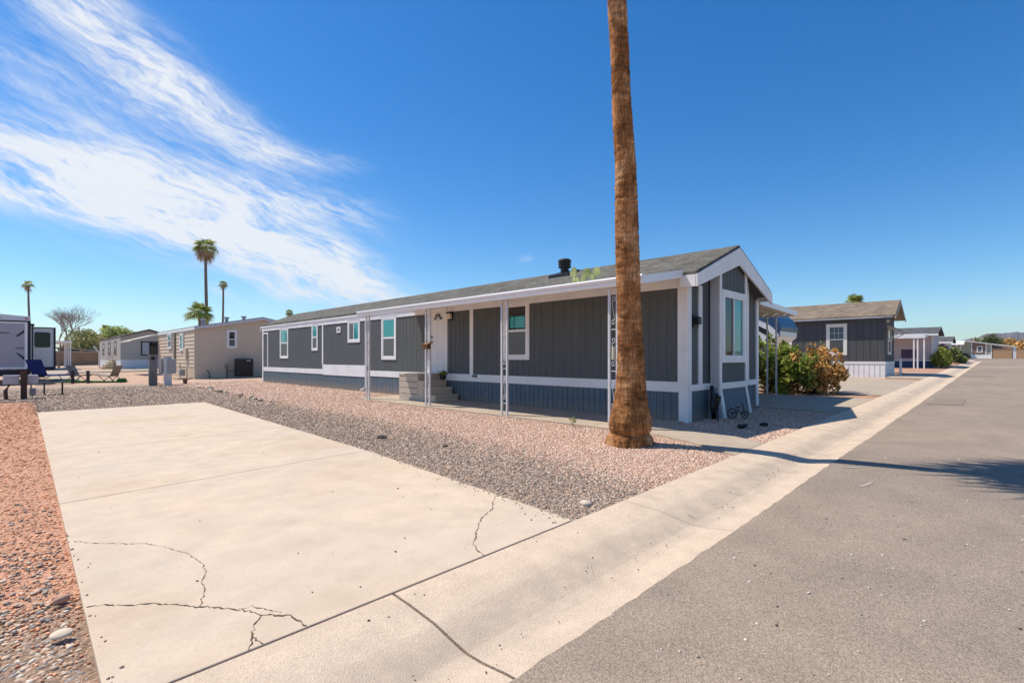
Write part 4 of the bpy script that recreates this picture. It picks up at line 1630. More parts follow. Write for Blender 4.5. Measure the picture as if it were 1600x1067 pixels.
def bare_tree(name, label, x, y, h, seed=1):
    z = gz(x)
    T = thing(name, label, 'tree', (x, y, z))
    r = random.Random(seed)
    trunk, tw = MB(), MB()
    BK = mat('pale_bark', (.26, .20, .17), .9, .15, 3)

    def grow(p, d, L, rad, depth):
        q = p + d * L
        (trunk if depth < 2 else tw).tube([p, p.lerp(q, .5) + Vector((r.uniform(-1, 1), r.uniform(-1, 1), 0)) * L * .06, q], [rad, rad * .85, rad * .7], 6 if depth < 3 else 4, depth > 4)
        if depth >= 7:
            return
        for k in range(3 if depth < 6 else 2):
            nd = (d + Vector((r.uniform(-1, 1), r.uniform(-1, 1), r.uniform(-.25, .75))) * (.55 + .05 * depth)).normalized()
            grow(q, nd, L * r.uniform(.62, .86), rad * .62, depth + 1)
    grow(Vector((x, y, z - .1)), Vector((.05, .0, 1)).normalized(), h * .27, h * .017, 0)
    trunk.build('trunk', BK, T)
    tw.build('crown', BK, T)
    return T


def polar(px, d, wz=None):
    """ground point at depth d along the sight line of the survey photo's column px"""
    u = (px - 800) / 772.
    c, s = math.cos(R(AZ)), math.sin(R(AZ))
    return d * (c + u * s), d * (s - u * c)


def build_background_trees():
    x, y = polar(327, 66)
    far_palm('palm_tree', 'tall palm with a shaggy skirt of dry fronds rising behind the beige house', x, y, 15.9, (-.35, .35), .23, 36, 34, 1.0, .95, 3)
    x, y = polar(346, 112)
    far_palm('palm_tree', 'slim distant palm with a small tuft right of the shaggy palm', x, y, 17.6, (.3, -.3), .26, 20, 6, .75, .55, 5)
    x, y = polar(53, 112)
    far_palm('palm_tree', 'slim leaning distant palm rising above the travel trailer', x, y, 17.9, (-.9, .95), .26, 20, 5, .95, .7, 6)
    x, y = polar(312, 60)
    far_palm('fan_palm', 'short bright green fan palm peeking over the beige house roof', x, y, 6.6, (0, 0), .2, 48, 0, 1.05, .95, 8)
    x, y = polar(452, 150)
    far_palm('palm_tree', 'distant palm whose tip barely clears the charcoal house roof', x, y, 14.2, (0, 0), .25, 34, 8, .9, .7, 9)
    x, y = polar(1336, 75)
    far_palm('palm_tree', 'palm crown showing just above the tan shingled roof', x, y, 8.4, (0, 0), .22, 46, 0, 1.2, .9, 10)
    x, y = polar(165, 120)
    far_palm('fan_palm', 'tiny distant fan palm beside the green trees left of the greige house', x, y, 8.2, (0, 0), .2, 30, 6, .9, .7, 15)
    x, y = polar(92, 62)
    bare_tree('bare_tree', 'leafless spreading tree behind the white patio canopy', x, y, 8.2, 4)
    x, y = polar(128, 96)
    tree('desert_tree', 'wide pale green desert tree beyond the brown block wall', x, y, 7,
         [(x + 1.2, y + 3.5, 5.0, 2.6, 2.8, 1.7), (x, y, 5.4, 2.6, 2.8, 1.6), (x + .5, y - 3, 4.4, 2.2, 2.4, 1.3), (x, y + 5.5, 4.0, 2.2, 2.4, 1.4), (x, y, 3.2, 3.5, 5.5, 1.2)],
         5200, .22, LEAFPALE, LEAFDRY, 420, .3, 21)
    x, y = polar(182, 112)
    tree('desert_tree', 'greener distant tree rising behind the greige house roof', x, y, 8,
         [(x, y, 7.0, 2.6, 2.6, 1.6), (x + 1.5, y - 2.5, 6.2, 2.2, 2.2, 1.5), (x - 1, y + 2.8, 5.6, 2.2, 2.4, 1.4), (x, y, 4.2, 3.2, 3.6, 1.4)], 3600, .22, LEAF, LEAFPALE, 1800, .3, 22)
    # right: trees past the sage house
    zz = gz(85)
    for i, (px, d, top, w, m, lab) in enumerate((
            (1549, 125, 6.3, 1.75, LEAFDARK, 'dark green domed tree beyond the sage green house'),
            (1531, 128, 5.2, 2.3, LEAFPALE, 'pale green low tree left of the dark domed tree'),
            (1567, 130, 5.4, 2.2, LEAFPALE, 'olive tree right of the dark domed tree'),
            (1578, 128, 5.1, 1.5, LEAFDRY, 'brownish tree right of the olive tree beyond the carport'),
            (1603, 104, 3.9, 2.0, LEAFDRY, 'rust coloured tree at the far right beyond the carport'))):
        x, y = polar(px, d)
        tree('desert_tree', lab, x, y, top, [(x, y, zz + top * .66, w, w, top * .34), (x + .8, y - w * .6, zz + top * .5, w * .8, w * .8, top * .3), (x - .6, y + w * .6, zz + top * .48, w * .8, w * .8, top * .28), (x, y, zz + top * .28, w, w, top * .25)],
             2200, .24, m, LEAFDARK if m is LEAFDRY else None, 700 if m is LEAFDRY else 0, .25, 30 + i)


# ================================================================== NEIGHBOURS
def build_dark_house():
    z0 = .47
    H = thing('mobile_home', 'charcoal mobile home with white skirting and tan shingled roof beyond the shrubs', 'house', (30.6, 4.18, z0))
    x0, x1, y0, y1 = 30.6, 33.5, 4.18, 20.
    W, G = wx(x0), wy(y0)
    CH = mat('dark_grey_siding', (.075, .077, .083), .75, .1, 1, stretch=(1, 5, .6))
    MB().box(x0 + .03, x1, y0 + .03, y1, z0 - .2, 3.4).build('wall_core', CH, H)
    grooved(W, y0, y1, 1.18, 3.38, .3, .02, .015).build('wall', CH, H)
    g = grooved(G, x0 + .001, x1, 1.18, 3.3, .3, .02, .015)
    zt = lambda x: 3.36 + .80 * (1 - abs(x - 32.05) / 1.75)
    xs = x0
    while xs < x1 - .02:
        e = min(xs + .28, x1)
        g.hexa([G(xs, 3.3, -.03), G(e, 3.3, -.03), G(e, 3.3, .015), G(xs, 3.3, .015)], [G(xs, zt(xs), -.03), G(e, zt(e), -.03), G(e, zt(e), .015), G(xs, zt(xs), .015)])
        xs += .3
    g.build('gable_wall', CH, H)
    sk = grooved(W, y0 - .01, y1, z0 - .1, 1.08, .22, .045, .02)
    grooved(G, x0 - .01, x1, z0 - .1, 1.08, .22, .045, .02, mb=sk)
    sk.build('skirting', WHITE, H)
    t = MB()
    wb(t, W, y0 - .03, y1, 1.08, 1.19, .0, .04)
    wb(t, G, x0 - .03, x1, 1.08, 1.19, .0, .042)
    wb(t, W, y0 - .35, y1, 3.37, 3.48, .26, .30)
    t.build('trim', WHITE, H)
    gable_roof(H, 30.28, 33.85, 32.05, 3.50, 4.36, 3.72, y1, SHINGLE_TAN, .06)
    rk = MB()
    poly = [(30.28, 3.44), (32.05, 4.30), (33.85, 3.44), (33.85, 3.30), (32.05, 4.13), (30.28, 3.30)]
    rk.add([(x, 3.70, z) for x, z in poly] + [(x, 3.735, z) for x, z in poly],
           [(0, 1, 4, 5), (1, 2, 3, 4), (6, 11, 10, 7), (7, 10, 9, 8), (0, 6, 7, 1), (1, 7, 8, 2), (2, 8, 9, 3), (3, 9, 10, 4), (4, 10, 11, 5), (5, 11, 6, 0)])
    rk.build('rake_board', mat('greige_trim', (.42, .38, .33), .7), H)
    sf = MB()
    for xa, xb, za, zb in ((30.3, 32.05, 3.40, 4.24), (32.05, 33.83, 4.24, 3.40)):
        sf.hexa([(xa, 3.736, za - .02), (xb, 3.736, zb - .02), (xb, 4.2, zb - .02), (xa, 4.2, za - .02)], [(xa, 3.736, za), (xb, 3.736, zb), (xb, 4.2, zb), (xa, 4.2, za)])
    sf.build('soffit', mat('tan_soffit', (.40, .33, .25), .8), H)
    GL = glass_mat('grey_green_glass', (.06, .11, .12), .05, .9)
    CREAM = mat('cream_trim', (.70, .67, .61), .6)
    w = window(H, W, 5.76, 6.70, 1.52, 3.16, 'hung', .13, .03, GL, SCREEN, CREAM)
    mu = MB()
    for i in (1, 2):
        wb(mu, W, 5.94 + i * .19, 5.955 + i * .19, 2.38, 2.98, .016, .022)
    wb(mu, W, 5.94, 6.52, 2.67, 2.685, .016, .022)
    mu.build('muntin', CREAM, w)
    window(H, W, 8.35, 9.2, 1.52, 3.16, 'hung', .13, .03, GL, SCREEN, CREAM)
    window(H, G, 31.35, 32.35, 1.55, 2.95, 'hung', .10, .05, GL, SCREEN, CREAM)
    a = MB()
    a.hexa([G(31.15, 2.86, .02), G(32.55, 2.86, .02), G(32.55, 2.66, .65), G(31.15, 2.66, .65)], [G(31.15, 3.05, .02), G(32.55, 3.05, .02), G(32.55, 2.70, .67), G(31.15, 2.70, .67)])
    A = a.build('window_awning', mat('tan_awning', (.46, .38, .30), .7), H)
    br = MB()
    for q in (31.18, 32.5):
        br.tube([G(q, 2.3, .02), G(q, 2.66, .6)], .025, 6)
        br.build('bracket', CREAM, A)
        br = MB()
    MB().box(30.62, 30.9, 4.02, 4.12, 3.16, 3.26).build('corner_lamp', mat('tan_lamp', (.5, .4, .28), .6), H)
    MB().box(33.55, 34.1, 4.5, 4.9, 1.05, 1.25).add([], []).box(33.75, 33.85, 4.6, 4.8, .4, 1.05).build('utility_box', WHITE, H)
    po = thing('bollard', 'short white post at the corner of the dark neighbour house', 'post', (31.9, 3.70, gz(31.9)))
    pb = MB()
    pb.box(31.86, 31.95, 3.66, 3.75, gz(31.9) - .1, gz(31.9) + .80)
    pb.box(31.845, 31.965, 3.645, 3.765, gz(31.9) + .80, gz(31.9) + .83)
    pb.build('post', WHITE, po, bevel=.006)


CAMPER_BLACK = [[(8.6, 3.30), (6.81, 2.79), (6.19, 2.43), (6.15, 2.22), (6.38, 2.33), (6.81, 2.62), (8.6, 3.02)],
                [(8.6, 2.72), (6.81, 2.43), (6.45, 2.14), (6.81, 2.08), (8.6, 2.10)]]
CAMPER_BLUE = [(8.6, 3.60), (7.0, 3.40), (6.24, 2.97), (5.99, 2.90), (5.81, 2.58), (5.785, 2.20), (5.88, 2.35), (6.03, 2.56), (6.22, 2.72), (6.9, 3.06), (8.6, 3.42)]


def build_fifth_wheel():
    z = gz(22)
    T = thing('camper_trailer', 'blue and white fifth wheel camper nose behind the green shrub', 'camper', (21.8, 6, z))
    x0, x1 = 20.5, 22.7
    prof = [(14.5, .75), (8.6, .75), (8.45, 1.66), (6.5, 1.66), (6.0, 1.74), (5.78, 1.92), (5.78, 2.27), (5.98, 2.62), (6.3, 2.92), (7.0, 3.2), (8.0, 3.40), (14.5, 3.62)]
    CW = mat('camper_white', (.66, .66, .67), .3, .03, spec=.5)
    MB().prism([(y, z + h - .05) for y, h in prof], lambda y, h: (x0, y, h), lambda y, h: (x1, y, h)).build('body', CW, T, bevel=.06)
    BLUE = mat('camper_blue', (.022, .058, .125), .35, .06, spec=.6)
    cap = [(5.765, 2.10), (5.75, 2.28), (5.95, 2.66), (6.28, 2.97), (6.98, 3.25), (7.6, 3.38), (7.6, 3.30), (7.0, 3.1), (6.5, 2.8), (6.1, 2.4)]
    MB().prism([(y, z + h - .05) for y, h in cap], lambda y, h: (x0 - .02, y, h), lambda y, h: (x1 + .02, y, h)).build('nose_cap', BLUE, T, bevel=.03)
    for pts in CAMPER_BLACK:  # upper band is a graphic, lower wedge is shade under the nose painted black
        MB().prism([(y, h) for y, h in pts], lambda y, h: (x0 - .014, y, h), lambda y, h: (x0 + .01, y, h)).build('stripe_and_shade', BLACK, T)
    MB().prism(CAMPER_BLUE, lambda y, h: (x0 - .018, y, h), lambda y, h: (x0 + .01, y, h)).build('blue_flash', BLUE, T)
    for y in (11.2, 12.1):
        wl = MB()
        for x in (x0 - .02, x1 - .2):
            wl.tube([(x, y, z + .36), (x + .22, y, z + .36)], .36, 20)
            wl.build('wheel', BLACK, T)
            wl = MB()
    T.location.y += .22
    lg = MB()
    for x in (x0 + .25, x1 - .33):
        lg.box(x, x + .08, 8.7, 8.78, z - .02, z + .8)
        lg.build('landing_leg', GALV, T)
        lg = MB()


def build_far_right():
    z = gz(45)
    # lavender house with white awning
    H = thing('mobile_home', 'pale lavender mobile home with blue skirting and white front awning', 'house', (45.3, 3.6, z))
    LV = mat('lavender_siding', (.50, .48, .52), .8, .04)
    x0, x1, y0, y1 = 45.3, 49.4, 3.45, 16.
    W, G = wx(x0), wy(y0)
    s = MB().box(x0, x1, y0, y1, 1.17, 3.05)
    s.build('wall', LV, H)
    MB().box(x0 + .02, x1 - .02, y0 + .02, y1, z - .2, 1.17).build('skirting', mat('navy_skirting', (.035, .085, .175), .6, .1, 2), H)
    gable_roof(H, 44.9, 49.8, 47.4, 3.1, 3.62, 3.15, y1, SHINGLE_DARK, .1)
    gt = MB()
    poly = [(x0, 3.04), (47.4, 3.50), (x1, 3.04)]
    gt.prism(poly, lambda x, h: (x, y0 + .01, h), lambda x, h: (x, y0 + .1, h))
    gt.build('gable_wall', LV, H)
    t = MB()
    t.box(44.86, 44.9, 3.15, y1, 2.92, 3.06)
    wb(t, W, y0, y0 + .09, 1.17, 2.95, .0, .03)
    wb(t, W, y0, y1, 1.15, 1.22, .0, .035)
    t.build('trim', WHITE, H)
    PU = mat('purple_sunshade', (.085, .065, .13), .7, .08, 6)
    f = MB()
    wb(f, W, 4.40, 5.22, 1.36, 1.98, .0, .05)
    f.build('window', PU, H)
    a = MB()
    a.hexa([(43.3, 3.72, 2.72), (45.28, 3.72, 2.86), (45.28, 9.5, 2.86), (43.3, 9.5, 2.72)], [(43.3, 3.72, 2.98), (45.28, 3.72, 3.02), (45.28, 9.5, 3.02), (43.3, 9.5, 2.98)])
    A = a.build('porch_awning', WHITE_METAL, H)
    for (x, y) in ((43.38, 4.12), (43.38, 4.32), (43.38, 3.78), (43.38, 7.5)):
        MB().box(x - .04, x + .04, y - .04, y + .04, gz(43) - .05, 2.73).build('awning_post', WHITE, H)
    # pale house
    z = gz(60)
    H = thing('mobile_home', 'small pale house with dark roof between lavender house and sage house', 'house', (60, 3.6, z))
    PW = mat('pale_siding', (.60, .56, .54), .8, .04)
    x0, x1, y0, y1 = 60., 64., 3.55, 16.
    MB().box(x0, x1, y0, y1, z - .2, 2.75).build('wall', PW, H)
    gable_roof(H, 59.7, 64.3, 62, 2.86, 3.36, 3.2, y1, SHINGLE_DARK, .1)
    MB().prism([(x0, 2.74), (62, 3.24), (x1, 2.74)], lambda x, h: (x, y0 + .01, h), lambda x, h: (x, y0 + .1, h)).build('gable_wall', PW, H)
    t = MB()
    t.box(59.66, 59.7, 3.2, y1, 2.68, 2.84)
    wb(t, wx(x0), y0, y0 + .14, z, 2.7, .0, .03)
    wb(t, wx(x0), y0, y1, z + .3, z + .36, .0, .03)
    t.build('trim', WHITE, H)
    # sage house closing the street
    z = gz(82)
    H = thing('mobile_home', 'sage green house with brown window panel and open carport closing the street', 'house', (82, 2, z))
    SG = mat('sage_siding', (.36, .37, .28), .8, .05)
    BR = mat('brown_panel', (.24, .165, .13), .8, .05)
    W = wx(82.)
    MB().box(82.02, 92, .95, 9.0, z - .1, 2.6).build('wall_core', SG, H)
    w = MB()
    w.prism([(.93, z + .45), (9.0, z + .45), (9.0, 2.95), (3.35, 3.36), (.93, 2.92)], lambda y, h: (82.0, y, h), lambda y, h: (82.03, y, h))
    w.build('wall', SG, H)
    MB().box(81.97, 82.0, .93, 9.0, z - .1, z + .46).build('skirting', WHITE, H)
    p = MB()
    p.prism([(1.42, z + .5), (2.62, z + .5), (2.62, 3.2), (1.42, 2.98)], lambda y, h: (81.97, y, h), lambda y, h: (82.0, y, h))
    p.build('wall_panel', BR, H)
    p = MB()
    p.prism([(3.9, z + .5), (5.0, z + .5), (5.0, 3.1), (3.9, 3.15)], lambda y, h: (81.97, y, h), lambda y, h: (82.0, y, h))
    p.build('wall_panel', BR, H)
    t = MB()
    for y in (.93, 1.38, 2.64, 3.62):
        t.box(81.95, 81.97, y, y + .09, z + .46, 2.92 + (y - .93) * .17)
        t.build('trim', WHITE, H)
        t = MB()
    window(H, wx(81.96), 1.72, 2.24, 1.98, 2.76, 'hung', .07, .03, DARKGLASS, SCREEN, drip=False)
    window(H, wx(81.96), 4.2, 4.75, 1.9, 2.7, 'hung', .07, .03, DARKGLASS, SCREEN, drip=False)
    rf = MB()
    rf.hexa([(81.7, 3.35, 3.38), (92, 3.35, 3.38), (92, -1.15, 2.60), (81.7, -1.15, 2.60)], [(81.7, 3.35, 3.46), (92, 3.35, 3.46), (92, -1.15, 2.68), (81.7, -1.15, 2.68)])
    rf.hexa([(81.7, 3.35, 3.38), (92, 3.35, 3.38), (92, 9.2, 2.9), (81.7, 9.2, 2.9)], [(81.7, 3.35, 3.46), (92, 3.35, 3.46), (92, 9.2, 2.98), (81.7, 9.2, 2.98)])
    rf.build('roof', WHITE_METAL, H)
    for x in (81.85, 91.6):
        MB().box(x, x + .25, -1.1, -.85, z - .05, 2.62).build('carport_post', GALV, H)
    a = MB()
    a.hexa([(80.0, 3.3, 2.92), (81.9, 3.3, 3.35), (81.9, 5.0, 3.35), (80.0, 5.0, 2.92)], [(80.0, 3.3, 3.0), (81.9, 3.3, 3.43), (81.9, 5.0, 3.43), (80.0, 5.0, 3.0)])
    a.build('entry_awning', WHITE_METAL, H)
    MB().box(80.02, 80.1, 3.9, 3.98, z - .05, 2.93).build('awning_post', WHITE, H)
    slab('driveway', [[(80.3, -2.2), (84, -2.2), (84, 3.2), (80.3, 3.2)]], CONC3, .02, .14, 0)
    sh = thing('shed', 'blue roofed shed seen through the open carport', 'shed', (104, -1, z))
    MB().box(104, 108, -4.5, 2.5, z, 2.45).build('wall', mat('shed_wall', (.26, .25, .30), .8), sh)
    MB().hexa([(103.6, -4.8, 2.3), (108.4, -4.8, 2.3), (108.4, 2.8, 2.9), (103.6, 2.8, 2.9)], [(103.6, -4.8, 2.4), (108.4, -4.8, 2.4), (108.4, 2.8, 3.0), (103.6, 2.8, 3.0)]).build('roof', mat('shed_blue', (.06, .085, .20), .6), sh)
    wl = MB()
    wl.box(98, 98.2, -30, 4, z - .1, z + 1.25)
    wl.box(97.97, 98.23, -30, 4, z + 1.25, z + 1.31)
    tag(wl.build('block_wall', mat('tan_block', (.38, .25, .145), .9, .1, 1)), 'low tan block wall behind the open carport', 'wall')
    pl = thing('utility_pole', 'thin dark utility pole rising behind the sage house roof', 'pole', (*polar(1523.5, 118), z))
    x, y = polar(1523.5, 118)
    q = MB()
    q.tube([(x, y, z - .2), (x, y, z + 5.0)], [.16, .12], 8)
    q.build('shaft', WOODY, pl)
    MB().box(x - .06, x + .06, y - .9, y + .9, z + 4.6, z + 4.75).build('crossarm', WOODY, pl)
    # dark covered thing beside the sage house
    g = gz(80)
    shrub('dark_bush', 'nearly black rounded bush at the foot of the sage house', 79.2, 3.4, [(79.2, 3.55, g + .35, .5, .55, .42), (79.2, 3.1, g + .3, .5, .45, .36)], 1200, .07, mat('near_black_leaf', (.022, .026, .032), .6, 0, island=.4), None, 0, 41)


def build_left():
    # beige double-wide
    z = .10
    H = thing('mobile_home', 'beige lap sided house with low white edged roof left of the charcoal home', 'house', (8, 36, z))
    x0, x1, y0, y1 = 7.97, 15.9, 36.0, 47.0
    W, G = wx(x0), wy(y0)
    MB().box(x0 + .03, x1, y0 + .03, y1, z - .3, 3.2).build('wall_core', TAN, H)
    a = laps(W, y0, y1, .80, 3.22, .24, .03)
    a.build('wall', TAN, H)
    g = laps(G, x0 - .02, x1, .78, 3.2, .2, .012)
    g.prism([(x0, 3.2), (11.94, 3.98), (x1, 3.2)], lambda x, h: G(x, h, -.03), lambda x, h: G(x, h, .004))
    g.build('gable_wall', TAN, H)
    sk = grooved(W, y0, y1, z - .2, .80, .4, .02, .012)
    grooved(G, x0, x1, z - .2, .78, .4, .012, .006, mb=sk)
    sk.build('skirting', TAN, H)
    gable_roof(H, 7.90, 16.1, 11.94, 3.36, 4.16, 35.8, y1, mat('pale_roof_metal', (.36, .36, .40), .6, .05), .06)
    t = MB()
    poly = [(7.90, 3.30), (11.94, 4.10), (16.1, 3.30), (16.1, 3.14), (11.94, 3.93), (7.90, 3.14)]
    t.add([(x, 35.78, q) for x, q in poly] + [(x, 35.82, q) for x, q in poly],
          [(0, 1, 4, 5), (1, 2, 3, 4), (6, 11, 10, 7), (7, 10, 9, 8), (0, 6, 7, 1), (1, 7, 8, 2), (2, 8, 9, 3), (3, 9, 10, 4), (4, 10, 11, 5), (5, 11, 6, 0)])
    t.build('rake_board', mat('grey_white_trim', (.56, .55, .60), .6), H)
    t = MB()
    t.box(7.90, 7.935, 35.82, y1, 3.14, 3.30)
    t.build('eave_board', WHITE, H)
    WL = lambda a, b, n: W(a, b, n + .026)
    window(H, WL, 42.2, 43.4, 2.02, 3.18, 'hung', .12, .06, TEAL, SCREEN)
    window(H, WL, 38.7, 39.7, 1.85, 3.02, 'hung', .12, .06, TEAL, TEAL)
    window(H, G, 9.78, 10.38, 2.02, 3.20, 'hung', .10, .04, DARKGLASS, SCREEN)
    sm = MB()
    wb(sm, W, 41.1, 41.35, .8, 3.1, .03, .12)
    sm.build('downpipe', mat('tan_pipe', (.30, .26, .21), .6), H)
    bx = MB()
    wb(bx, W, 37.6, 38.2, 1.35, 2.0, .03, .16)
    bx.build('meter_box', TAN, H)
    aw = MB()
    aw.hexa([(6.2, 47.0, 2.62), (8.0, 47.0, 3.16), (8.0, 52, 3.16), (6.2, 52, 2.62)], [(6.2, 47.0, 2.72), (8.0, 47.0, 3.26), (8.0, 52, 3.26), (6.2, 52, 2.72)])
    aw.build('porch_awning', mat('cream_awning', (.62, .55, .44), .6), H)
    v = MB()
    for (x, y, zz, h) in ((9.0, 38.5, 3.55, .45), (10.2, 37.6, 3.8, .35), (11.4, 38, 4.0, .3)):
        v.lathe(x, y, [(.11, zz), (.11, zz + h - .1), (.18, zz + h - .09), (.18, zz + h), (.02, zz + h + .03)], 10)
        v.build('roof_vent', mat('grey_vent', (.30, .30, .32), .6), H)
        v = MB()
    ac = thing('air_conditioner', 'dark brown air conditioner unit against the beige house end wall', 'air conditioner', (10.65, 35.5, z))
    q = MB()
    q.box(10.18, 11.12, 35.1, 35.9, z + .06, 1.32)
    AC = q.build('casing', mat('dark_brown_metal', (.045, .033, .032), .5), ac, bevel=.05)
    sl = MB()
    for i in range(13):
        sl.box(10.22, 11.08, 35.085, 35.10, .28 + i * .075, .30 + i * .075)
    sl.build('grille', BLACK, ac)
    MB().box(10.7, 10.95, 35.08, 35.099, 1.16, 1.22).build('badge', mat('badge_grey', (.5, .5, .5), .4), ac)
    MB().box(10.05, 11.25, 35.0, 36.0, z - .05, z + .06).build('pad', CONC3, ac)
    pp = thing('pipe_outlet', 'thin dark pipes rising from the ground by the beige house', 'pipe', (9.6, 35.8, z))
    q = MB()
    q.tube([(9.75, 35.85, z - .1), (9.75, 35.85, .75)], .03, 6)
    q.tube([(8.75, 35.8, z - .1), (8.72, 35.8, .45), (8.6, 35.8, .6)], .03, 6)
    q.tube([(9.75, 35.85, .5), (10.0, 35.8, .5), (10.2, 35.7, .62)], .02, 6)
    q.build('pipe', BLACK, pp)
    MB().box(9.65, 9.85, 35.88, 35.97, .72, .98).build('disconnect_box', mat('box_tan', (.33, .30, .26), .6), pp)

    # greige house farther back
    H = thing('mobile_home', 'greige house with white skirting and dark roof edge behind the beige house', 'house', (8.3, 69.8, z))
    x0, x1, y0, y1 = 8.32, 13.5, 69.8, 89.
    W, G = wx(x0), wy(y0)
    MB().box(x0, x1, y0, y1, 1.15, 3.7).build('wall', GREIGE, H)
    MB().prism([(x0, 3.69), (10.9, 4.5), (x1, 3.69)], lambda x, h: (x, y0 + .01, h), lambda x, h: (x, y0 + .1, h)).build('gable_wall', GREIGE, H)
    MB().box(x0 + .02, x1, y0 + .02, y1, -.1, 1.15).build('skirting', mat('white_vinyl', (.62, .63, .66), .6), H)
    gable_roof(H, 8.28, 13.7, 10.9, 3.80, 4.66, 69.5, y1, mat('dark_brown_roof', (.085, .07, .065), .8), .12)
    window(H, G, 10.15, 11.75, 1.6, 3.25, 'slide', .10, .05, mat('pale_curtain', (.36, .38, .42), .5), DARKGLASS, mat('black_trim', (.03, .03, .03), .5), drip=False)
    for ya in (73, 78, 84):
        window(H, W, ya, ya + 1.6, 1.75, 3.3, 'hung', .10, .05, mat('white_blind', (.5, .5, .5), .5), SCREEN, mat('dark_trim', (.12, .11, .10), .6), drip=False)
    st = thing('wooden_steps', 'tan wooden steps against the side of the greige house', 'steps', (7.6, 75, z))
    for i in range(4):
        MB().box(7.1 + i * .28, 8.28, 73.6, 76.0, z + i * .27, z + .2 + i * .27).build('step', mat('tan_wood', (.46, .36, .20), .8, .1), st)
    rl = MB()
    rl.tube([(7.1, 76.2, z), (7.1, 76.2, 1.9), (6.6, 76.2, 2.75)], .09, 6)
    rl.tube([(8.2, 76.2, 1.2), (8.2, 76.2, 2.3)], .06, 6)
    rl.tube([(7.1, 76.2, 1.9), (8.2, 76.2, 2.3)], .05, 6)
    rl.build('railing', WHITE, st)

    # block wall far behind, low roofs beyond
    wl = MB()
    wl.box(-6, 14, 112, 112.25, -.1, 2.15)
    wl.box(-6.0, 14, 111.97, 112.28, 2.15, 2.25)
    tag(wl.build('block_wall', mat('brown_block', (.30, .195, .12), .9, .12, .8)), 'brown block wall running behind the yards beneath the desert trees', 'wall')
    far = thing('mobile_home', 'low whitish roof barely showing over the brown block wall', 'house', (6, 122, 0))
    MB().box(-2, 12, 122, 130, 0, 2.6).build('wall', GREIGE, far)
    gable_roof(far, -2.5, 12.5, 5, 2.6, 3.3, 121.5, 131, mat('whitish_roof', (.52, .50, .50), .7), .12)
    # white patio canopy behind the trailer
    cn = thing('patio_canopy', 'white post patio canopy between the camper slide and the greige house', 'canopy', (3.6, 76, .05))
    c = MB()
    c.box(1.2, 4.55, 74.2, 83.5, 3.05, 3.25)
    c.build('roof', WHITE_METAL, cn)
    for (x, y) in ((4.42, 83.3), (4.42, 80.6), (4.42, 77.4), (4.42, 74.4), (3.2, 83.3)):
        MB().box(x - .06, x + .06, y - .06, y + .06, -.05, 3.06).build('post', WHITE, cn)
    MB().box(1.0, 4.7, 74, 83.6, -.05, .12).build('deck', mat('deck_grey', (.16, .19, .22), .7), cn)

    # travel trailer, rear face toward the street
    T = thing('travel_trailer', 'white travel trailer with grey ramp door and extended side room at far left', 'trailer', (-.7, 39, 0))
    x0, x1, y0, y1 = -1.95, .62, 39., 48.
    GREYP = mat('trailer_grey', (.37, .36, .42), .45, .04)
    SHELL = mat('trailer_white', (.70, .69, .69), .4, .03)
    NAVY = mat('trailer_black', (.018, .02, .035), .4)
    b = MB().box(x0, x1, y0 + .02, y1, .70, 3.55)
    b.build('body', SHELL, T, bevel=.06)
    cp = MB().hexa([(x0 - .01, y0 - .03, 3.46), (x1 + .01, y0 - .03, 3.46), (x1 + .01, y1, 3.46), (x0 - .01, y1, 3.46)], [(x0, y0 + .05, 3.90), (x1, y0 + .05, 3.72), (x1, y1, 3.72), (x0, y1, 3.90)])
    cp.build('roof_cap', SHELL, T, bevel=.03)
    e = MB()
    e.box(x1 - .10, x1 + .02, y0 - .035, y0 + .04, .5, 3.46)
    e.box(x0 - .02, x0 + .10, y0 - .035, y0 + .04, .5, 3.46)
    e.box(x0 + .1, x1 - .1, y0 - .033, y0 + .04, 3.40, 3.46)
    e.box(x0, x1, y0 - .03, y0 + .3, .42, .72)
    e.build('corner_trim', NAVY, T)
    d = MB().box(x0 + .2, x1 - .22, y0 - .025, y0 + .03, .86, 3.30)
    D = d.build('ramp_door', GREYP, T)
    fr = MB()
    fr.box(x1 - .22, x1 - .11, y0 - .04, y0 + .03, .80, 3.36)
    fr.box(x0 + .11, x0 + .2, y0 - .04, y0 + .03, .80, 3.36)
    fr.box(x0 + .2, x1 - .22, y0 - .04, y0 + .03, 3.30, 3.36)
    fr.box(x0 + .2, x1 - .22, y0 - .04, y0 + .03, .78, .86)
    fr.build('door_rim', WHITE_METAL, D)
    sw = MB()
    for pts in ([(.38, 2.95), (.05, 2.60), (.12, 2.55), (.38, 2.80)], [(.38, 1.95), (.03, 1.93), (.03, 1.89), (.38, 1.90)], [(.38, 1.24), (.05, 1.66), (.12, 1.66), (.38, 1.42)]):
        sw.prism(pts, lambda x, h: (x, y0 - .034, h), lambda x, h: (x, y0 - .026, h))
    sw.build('graphic', NAVY, D)
    lt = MB()
    xx = -.95
    for w in (.10, .05, .07, .05, .06, .09, .05, .07):
        lt.prism([(xx, 2.72), (xx + w, 2.72), (xx + w + .02, 2.79), (xx + .02, 2.79)], lambda x, h: (x, y0 - .034, h), lambda x, h: (x, y0 - .026, h))
        xx += w + .025
    lt.build('lettering', mat('letter_grey', (.09, .09, .11), .5), D)
    for x in (-1.6, -.68, .42):
        MB().box(x, x + .12, y0 - .035, y0, 3.56, 3.62).build('marker_light', mat('red_lens', (.45, .03, .03), .3) if x != -.68 else BLACK, T)
    MB().box(.18, .5, y0 - .045, y0 - .02, .54, .66).build('tail_light', mat('dark_red_lens', (.20, .02, .03), .3), T)
    h = MB()
